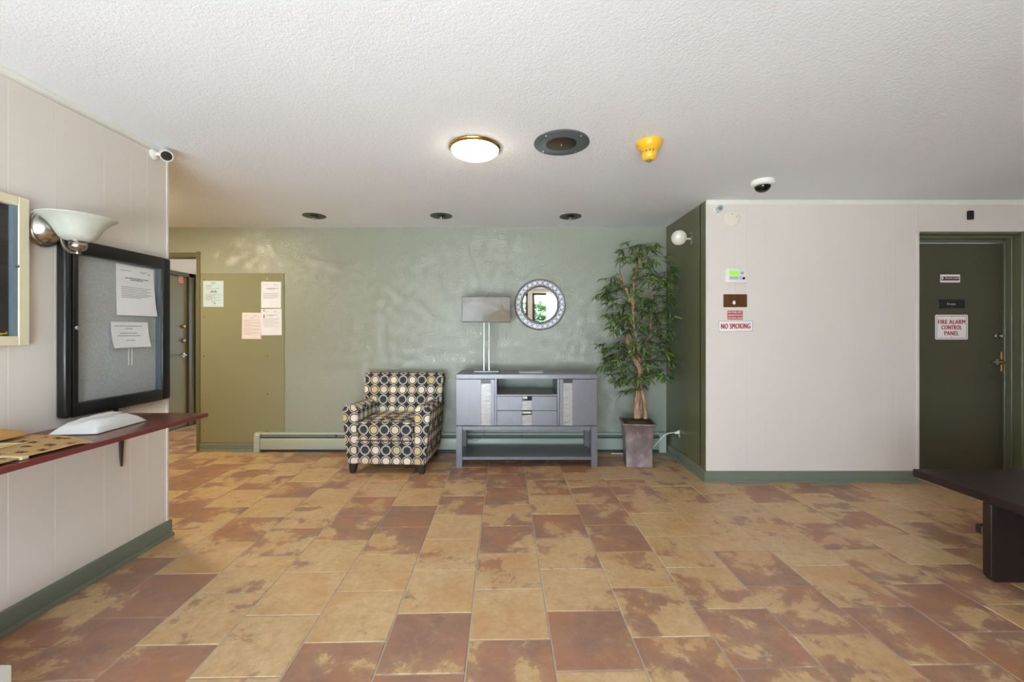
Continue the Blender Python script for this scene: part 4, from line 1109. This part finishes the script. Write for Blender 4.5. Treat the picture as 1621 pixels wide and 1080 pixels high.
def rrect(w_, h_, r_, n=5):
    o = []
    for cx_, cz_, a0 in ((w_ - r_, h_ - r_, 0), (-w_ + r_, h_ - r_, PI / 2), (-w_ + r_, -h_ + r_, PI), (w_ - r_, -h_ + r_, 1.5 * PI)):
        o += [(cx_ + r_ * math.cos(a0 + PI / 2 * k / n), cz_ + r_ * math.sin(a0 + PI / 2 * k / n)) for k in range(n + 1)]
    return o
MB().prism(rrect(.145, .110, .012), 'y', -.002, 0).build('face', SIGNW, s3)
q = MB()
for a in ((-.134, .134, .096, .100), (-.134, .134, -.100, -.096), (-.134, -.130, -.1, .1), (.130, .134, -.1, .1)): q.box(a[0], a[1], -.0026, -.0018, a[2], a[3])
q.build('border', REDINK, s3)
q = MB()
for tx, wdt, z in (('FIRE ALARM', .244, .047), ('CONTROL', .184, -.003), ('PANEL', .130, -.054)): put_text(q, tx, 0, -.0026, z, wdt, .037, .06)
q.build('lettering', REDINK, s3, fix=False)['kind'] = 'stuff'
for z in (.088, -.088): MB().lathe([(.004, .002), (.003, .004), (0, .004)], 8, Matrix.Translation((0, 0, z)) @ R90).build('screw', STEEL, s3)
db = thing('door_sensor', 'small black sensor box on beige wall above the green door', 'sensor', rw(1534.5, 341.3))
MB().box(-.022, .022, -.022, 0, -.038, .038).build('housing', BLACKP, db, bevel=.003)
MB().box(-.012, .012, -.0235, -.022, -.012, .020).build('window', BLACKG, db)

# ------------------------------------------------------------------ outlet and cord on the return wall
ol = thing('wall_outlet', 'olive painted outlet plate low on the dark green return wall', 'outlet', (X_R, 4.155, .275), RIGHT)
MB().box(-.036, .036, -.005, 0, -.058, .058).build('plate', OLIVE, ol, bevel=.002)
for dz in (-.02, .02): MB().lathe([(.016, .005), (.016, .007), (0, .007)], 16, Matrix.Translation((0, 0, dz)) @ R90).build('socket', CREAMP, ol)
cd = thing('power_cord', 'white power cord hanging from outlet to floor behind the planter', 'cord', (0, 0, 0))
cp = [(1.635, 4.155, .285), (1.60, 4.16, .285), (1.55, 4.18, .262), (1.50, 4.21, .20), (1.45, 4.25, .12), (1.40, 4.30, .05), (1.32, 4.36, .012), (1.2, 4.40, .006), (1.02, 4.41, .006)]
sm = []
for i in range(len(cp) - 1):
    for k in range(4):
        t = k / 4; p0 = Vector(cp[max(i - 1, 0)]); p1 = Vector(cp[i]); p2 = Vector(cp[i + 1]); p3 = Vector(cp[min(i + 2, len(cp) - 1)])
        sm.append(.5 * ((2 * p1) + (p2 - p0) * t + (2 * p0 - 5 * p1 + 4 * p2 - p3) * t * t + (3 * p1 - p0 - 3 * p2 + p3) * t ** 3))
MB().tube(sm, .0048, 8).build('cable', WPLAST, cd)
MB().hull8([(1.628, 4.143, .277), (1.674, 4.139, .275), (1.674, 4.171, .275), (1.628, 4.167, .277)], [(1.628, 4.143, .293), (1.674, 4.139, .315), (1.674, 4.171, .315), (1.628, 4.167, .293)]).build('plug', WPLAST, cd, bevel=.004, seg=2)
c2 = thing('lamp_cord', 'thin dark lamp cord looping behind and under the console', 'cord', (-.4, 4.43, .005))
MB().tube([(p[0] + .4, p[1] + .01 - 4.43, p[2] - .005) for p in [(-.29, 4.432, .345), (-.29, 4.432, .27), (-.31, 4.428, .17), (-.38, 4.425, .13), (-.46, 4.425, .15), (-.50, 4.43, .19)]], .0025, 6).build('cable', simple('cord_grey', lin(120, 124, 122), .5), c2)

# ------------------------------------------------------------------ plant
po = thing('potted_tree', 'tall artificial tree with narrow green leaves in square bronze planter', 'potted tree', (1.232, 4.085, 0), -.14)
def m_bronze():
    s = NT('bronze_planter'); v = s.obj()
    n = s.noise(v, 7.0, 5.0, .6)
    c = s.ramp(n, [(.3, lin(104, 90, 90)), (.5, lin(134, 118, 118)), (.62, lin(160, 142, 136)), (.75, lin(182, 162, 150))])
    s.bsdf(c, .36, .55, .5, s.bump(n, .15, .004)); return s.m
prof = [(.124, 0), (.122, .03), (.122, .12), (.126, .24), (.132, .32), (.142, .385), (.150, .41)]
pb = MB(); rings = []
for hw, z in prof: rings.append([(-hw, -hw, z), (hw, -hw, z), (hw, hw, z), (-hw, hw, z)])
inner = [[(-hw, -hw, z), (hw, -hw, z), (hw, hw, z), (-hw, hw, z)] for hw, z in ((.144, .41), (.134, .375))]
allr = rings + inner; vs = [p for r_ in allr for p in r_]; fs = [(3, 2, 1, 0)]
for k in range(len(allr) - 1):
    for i in range(4): fs.append((k * 4 + i, k * 4 + (i + 1) % 4, k * 4 + 4 + (i + 1) % 4, k * 4 + 4 + i))
fs.append(tuple((len(allr) - 1) * 4 + i for i in range(4)))
BRZ = m_bronze()
pb.add(vs, fs).build('planter', BRZ, po, bevel=.003)
rm = MB()
for x0, x1, y0, y1 in ((-.158, .158, -.158, -.140), (-.158, .158, .140, .158), (-.158, -.140, -.14, .14), (.140, .158, -.14, .14)): rm.box(x0, x1, y0, y1, .408, .420)
rm.build('rim', BRZ, po, bevel=.002)
MOSS = simple('moss', lin(92, 78, 52), .95, var=.3, vscale=60, bump=(90, .8, .01))
mo = MB(); G = 14; tp_ = []
for j in range(G + 1):
    for i in range(G + 1):
        u, v = i / G * 2 - 1, j / G * 2 - 1
        tp_.append((u * .138, v * .138, .409 + .020 * (1 - max(abs(u), abs(v)) ** 2) + .012 * mnoise.noise(Vector((u * 6, v * 6, 3)))))
mo.add(tp_, [(j * (G + 1) + i, j * (G + 1) + i + 1, (j + 1) * (G + 1) + i + 1, (j + 1) * (G + 1) + i) for j in range(G) for i in range(G)], 0, True)
mo.build('moss', MOSS, po)
def m_bark():
    s = NT('bark'); v = s.obj(); mp = s.n('ShaderNodeMapping'); mp.inputs['Scale'].default_value = (30, 30, 6); s.l(v, mp.inputs['Vector'])
    n = s.noise(mp.outputs[0], 2.0, 6.0, .65)
    c = s.ramp(n, [(.3, lin(110, 78, 56)), (.5, lin(170, 134, 104)), (.7, lin(208, 182, 152))])
    s.bsdf(c, .75, 0, .3, s.bump(n, .6, .01)); return s.m
BARK = m_bark()
RZ = Matrix.Rotation(.14, 3, 'Z')
PC = Vector((1.232, 4.085, 0))
def wl(px, py, dy=0.0):           # photograph position on the tree's own plane -> local
    y = 4.10 + dy; return RZ @ (Vector(((px - 811) * y / F_PX, y, CAM_Z + (525 - py) * y / F_PX)) - PC)
def smooth(path, n=5):
    o = []
    for i in range(len(path) - 1):
        for k in range(n):
            t = k / n; p0 = Vector(path[max(i - 1, 0)]); p1 = Vector(path[i]); p2 = Vector(path[i + 1]); p3 = Vector(path[min(i + 2, len(path) - 1)])
            o.append(.5 * ((2 * p1) + (p2 - p0) * t + (2 * p0 - 5 * p1 + 4 * p2 - p3) * t * t + (3 * p1 - p0 - 3 * p2 + p3) * t ** 3))
    o.append(Vector(path[-1])); return o
trunks = [([wl(1009, 662), wl(1009, 640), wl(1011, 618), wl(1013, 600), wl(1014, 585), wl(1007, 572), wl(998, 556), wl(995, 535), wl(1000, 515), wl(1004, 495), wl(1001, 478), wl(994, 462), wl(986, 448), wl(982, 436)], .036, .012),
          ([wl(1022, 663, -.03), wl(1022, 645, -.03), wl(1019, 628, -.03), wl(1014, 612, -.02), wl(1012, 598, .02), wl(1012, 580, .03), wl(1012, 560, .02), wl(1009, 540, -.02), wl(1004, 520, -.04), wl(1003, 500, -.02), wl(1004, 470), wl(1005, 445), wl(1008, 428), wl(1012, 412), wl(1012, 395)], .019, .009),
          ([wl(1014, 660, .04), wl(1016, 630, .05), wl(1014, 600, .05), wl(1020, 560, .06), wl(1030, 520, .06), wl(1032, 480, .05), wl(1030, 450, .05)], .020, .007)]
TR = []
for path, r0, r1 in trunks:
    pts = smooth(path, 4); n = len(pts)
    TR.append(pts)
    MB().tube(pts, [r0 + (r1 - r0) * (i / (n - 1)) ** .7 + .003 * mnoise.noise(Vector((i * .7, r0 * 99, 0))) for i in range(n)], 10).build('trunk', BARK, po)

def m_leaf():
    s = NT('leaf_green'); g = s.n('ShaderNodeNewGeometry'); v = s.obj()
    at = s.n('ShaderNodeAttribute'); at.attribute_type = 'INSTANCER'; at.attribute_name = 'x'
    oi = s.n('ShaderNodeObjectInfo')
    f = s.math('FRACT', s.math('ADD', s.math('MULTIPLY', g.outputs['Random Per Island'], 1.0), oi.outputs['Random']))
    c = s.ramp(f, [(0, lin(50, 78, 42)), (.35, lin(72, 102, 56)), (.62, lin(98, 126, 78)), (.82, lin(128, 150, 78)), (1, lin(158, 168, 72))])
    b = s.bsdf(c, .42, 0, .4)
    tr = s.n('ShaderNodeBsdfTranslucent'); s.l(c, tr.inputs[0])
    mx = s.n('ShaderNodeMixShader'); mx.inputs[0].default_value = .18; s.l(b.outputs[0], mx.inputs[1]); s.l(tr.outputs[0], mx.inputs[2])
    s.l(mx.outputs[0], s.out.inputs[0]); return s.m
LEAF = m_leaf()
def leaf_geo(L, W, droop):
    """narrow pointed leaf, two rows of faces folded along the midrib, with a little thickness; along +x"""
    st = [(0, .12), (.3, .9), (.62, .8), (1, .03)]; th = .0006
    vs = []; fs = []
    for t, wq in st:
        x = L * t; z = -droop * L * t * t; hw = W * wq / 2
        vs += [(x, -hw, z + hw * .35), (x, 0, z), (x, hw, z + hw * .35)]
    for k in range(3):
        a = k * 3
        fs += [(a, a + 3, a + 4, a + 1), (a + 1, a + 4, a + 5, a + 2)]
    n = len(vs); vs += [(x, y, z - th) for x, y, z in vs]
    fs += [tuple(n + i for i in f[::-1]) for f in fs[:6]]
    return vs, fs
LG_ = [leaf_geo(.080, .019, .25), leaf_geo(.088, .018, .5), leaf_geo(.070, .020, .1)]
LM = [MB().add(v_, f_, 0, True).mesh('leaf', LEAF, fix=False) for v_, f_ in LG_]
r = random.Random(21)
# crown clusters: (px, py, radius in px, sprays)
CL = [(1000, 395, 17, 9), (1030, 402, 22, 11), (990, 415, 12, 4), (1048, 432, 18, 8), (1020, 428, 16, 5), (978, 448, 20, 7), (962, 470, 15, 7), (1000, 452, 22, 8), (1040, 455, 24, 11), (1052, 470, 14, 6),
      (985, 485, 24, 10), (1012, 480, 24, 12), (1040, 490, 22, 10), (1056, 500, 14, 7), (975, 510, 18, 7), (1000, 515, 24, 11), (1030, 518, 24, 12), (1050, 530, 16, 7),
      (968, 555, 18, 9), (985, 560, 24, 13), (1005, 550, 20, 9), (1030, 552, 24, 13), (1050, 560, 18, 10), (1062, 568, 9, 4), (972, 580, 16, 8), (990, 592, 18, 9), (1032, 585, 20, 10), (1048, 592, 14, 6), (1000, 610, 14, 5), (1022, 600, 14, 5)]
mats_ = []; stems = MB()
for cpx_, cpy_, rad, ns in CL:
    for _ in range(int(ns * 1.35 + .5)):
        a = r.uniform(0, 2 * PI); q_ = math.sqrt(r.random()) * rad
        px, py = cpx_ + q_ * math.cos(a), cpy_ + q_ * math.sin(a) * .9
        dy = r.uniform(-.26, .24) * (1 if rad > 13 else .6)
        p = wl(px, py, dy)
        wp = PC + RZ.transposed() @ p
        wp.y = min(wp.y, 4.42); wp.x = min(wp.x, 1.585)
        p = RZ @ (wp - PC)
        best = min((q for pts in TR for q in pts[8:]), key=lambda q: (q - p).length + abs(q.z - (p.z - .1)) * .4)
        out = (p - best); out.z *= .3
        if out.length < .02: out = Vector((r.uniform(-1, 1), r.uniform(-1, .2), 0))
        out.normalize()
        mid = (best + p) / 2 + Vector((0, 0, .04))
        if r.random() < .75: stems.tube([best, mid, p - out * .01, p + out * .03], [.0035, .0026, .0018, .0012], 5)
        head = math.atan2(out.y, out.x) + r.uniform(-.6, .6); pitch = r.uniform(-.15, .75)
        base = Matrix.Translation(p) @ Matrix.Rotation(head, 4, 'Z') @ Matrix.Rotation(pitch, 4, 'Y')
        nl = r.choice((7, 8, 9)); sc_ = r.uniform(.8, 1.12)
        for k in range(nl):
            f_ = k / (nl - 1)
            if k == nl - 1: ang, xo = 0, .055
            else: ang, xo = (1 if k % 2 else -1) * r.uniform(.55, 1.05), .055 * (k // 2) / (nl // 2)
            M = base @ Matrix.Translation((xo * sc_, 0, 0)) @ Matrix.Rotation(ang, 4, 'Z') @ Matrix.Rotation(r.uniform(-.25, .35), 4, 'Y') @ Matrix.Rotation(r.uniform(-.5, .5), 4, 'X') @ Matrix.Scale(sc_ * r.uniform(.8, 1.05), 4)
            tip = PC + RZ.transposed() @ (M @ Vector((.09, 0, 0)))
            if tip.x > 1.672 or tip.y > 4.51: continue
            mats_.append((M, r.randrange(3)))
stems.build('twigs', simple('twig_brown', lin(84, 84, 54), .7), po)['kind'] = 'stuff'
order = sorted(range(len(mats_)), key=lambda i: (PC + RZ.transposed() @ mats_[i][0].translation).y)
front = set(order[:290]); rest = MB()
for i, (M, k) in enumerate(mats_):
    if i in front:
        o = bpy.data.objects.new('leaf', LM[k]); COL.objects.link(o); o.parent = po; o.matrix_local = M
    else:
        v_, f_ = LG_[k]; rest.add([M @ Vector(p) for p in v_], f_, 0, True)
rest.build('foliage', LEAF, po, fix=False)['kind'] = 'stuff'

# ------------------------------------------------------------------ low dark table at the right
def m_esp():
    s = NT('espresso_wood'); v = s.obj(); mp = s.n('ShaderNodeMapping'); mp.inputs['Scale'].default_value = (3, 24, 24); s.l(v, mp.inputs['Vector'])
    n = s.noise(mp.outputs[0], 3.0, 5.0, .6)
    s.bsdf(s.mix(n, lin(26, 20, 18), lin(50, 36, 32)), .42, 0, .4, s.bump(n, .08, .002)); return s.m
ESP = m_esp()
tb = thing('coffee_table', 'low dark brown wooden table with panel legs at right edge', 'table', (2.48, 0, 0))
MB().box(0, .85, .75, 2.57, .405, .450).build('table_top', ESP, tb, bevel=.003)
for y in (2.147, 1.13):
    MB().prism([(.022, 0), (.80, 0), (.80, .0), (.83, .03), (.83, .4045), (-.0, .4045), (-.0, .03)], 'y', y, y + .042).build('leg_panel', ESP, tb, bevel=.003)
MB().box(-.018 + .0, .03, 2.16, 2.30, .225, .268).build('stretcher_end', ESP, tb, bevel=.003) if False else None
MB().box(.39, .43, 1.08, 2.24, .20, .29).build('stretcher', ESP, tb, bevel=.003)
MB().box(.0, .05, 2.189, 2.225, .228, .272).build('cleat', ESP, tb, bevel=.004)

struct(MB().box(X_L + .031, -1.685, .55, 1.40, 0, .178).build('trim_8', WHITE, bevel=.006, seg=2))

# ------------------------------------------------------------------ what the mirror shows: sheer curtain, hedge
s = NT('sheer_curtain'); tr = s.n('ShaderNodeBsdfTransparent'); df = s.n('ShaderNodeBsdfTranslucent'); d2 = s.n('ShaderNodeBsdfDiffuse')
for d in (df, d2): d.inputs[0].default_value = lin(236, 236, 234)
m1 = s.n('ShaderNodeMixShader'); m1.inputs[0].default_value = .5; s.l(df.outputs[0], m1.inputs[1]); s.l(d2.outputs[0], m1.inputs[2])
m2 = s.n('ShaderNodeMixShader'); m2.inputs[0].default_value = .65; s.l(tr.outputs[0], m2.inputs[1]); s.l(m1.outputs[0], m2.inputs[2]); s.l(m2.outputs[0], s.out.inputs[0])
cu = thing('curtain', 'white sheer curtain hanging at the front window, seen in mirror', 'curtain', (0, 0, 0))
MB().sheet(60, 6, lambda u, v: ((.90 + u * .42, WIN_Y + .10 + .022 * math.sin(u * 38) + .01 * math.sin(u * 15), .15 + v * 2.18), (0, 1, 0)), .0008).build('cloth', s.m, cu)
MB().cyl((.45, WIN_Y + .10, 2.34), (2.6, WIN_Y + .10, 2.34), .012, n=10).build('rod', WHITE, cu)
HG = simple('hedge_green', lin(70, 98, 48), .7, var=.35, vscale=5)
hd = MB(); r = random.Random(2)
for k in range(5200):
    x, z, y = r.uniform(-1.5, 4.5), r.uniform(0, 2.9), r.uniform(-12.6, -11.4)
    q_ = .2 * r.uniform(.6, 1.2); M = Matrix.Translation((x, y, z - .13)) @ Matrix.Rotation(r.uniform(0, 6), 4, 'Z') @ Matrix.Rotation(r.uniform(-1, 1), 4, 'X')
    hd.add([M @ Vector(p) for p in ((-q_, 0, 0), (0, -q_ * .5, .02), (q_, 0, 0), (0, q_ * .5, .02))], [(0, 1, 2, 3)])
ho = thing('hedge', 'green hedge outside the front window, seen in round mirror', 'hedge', (0, 0, 0))
hd.build('foliage', HG, ho, fix=False)['kind'] = 'stuff'
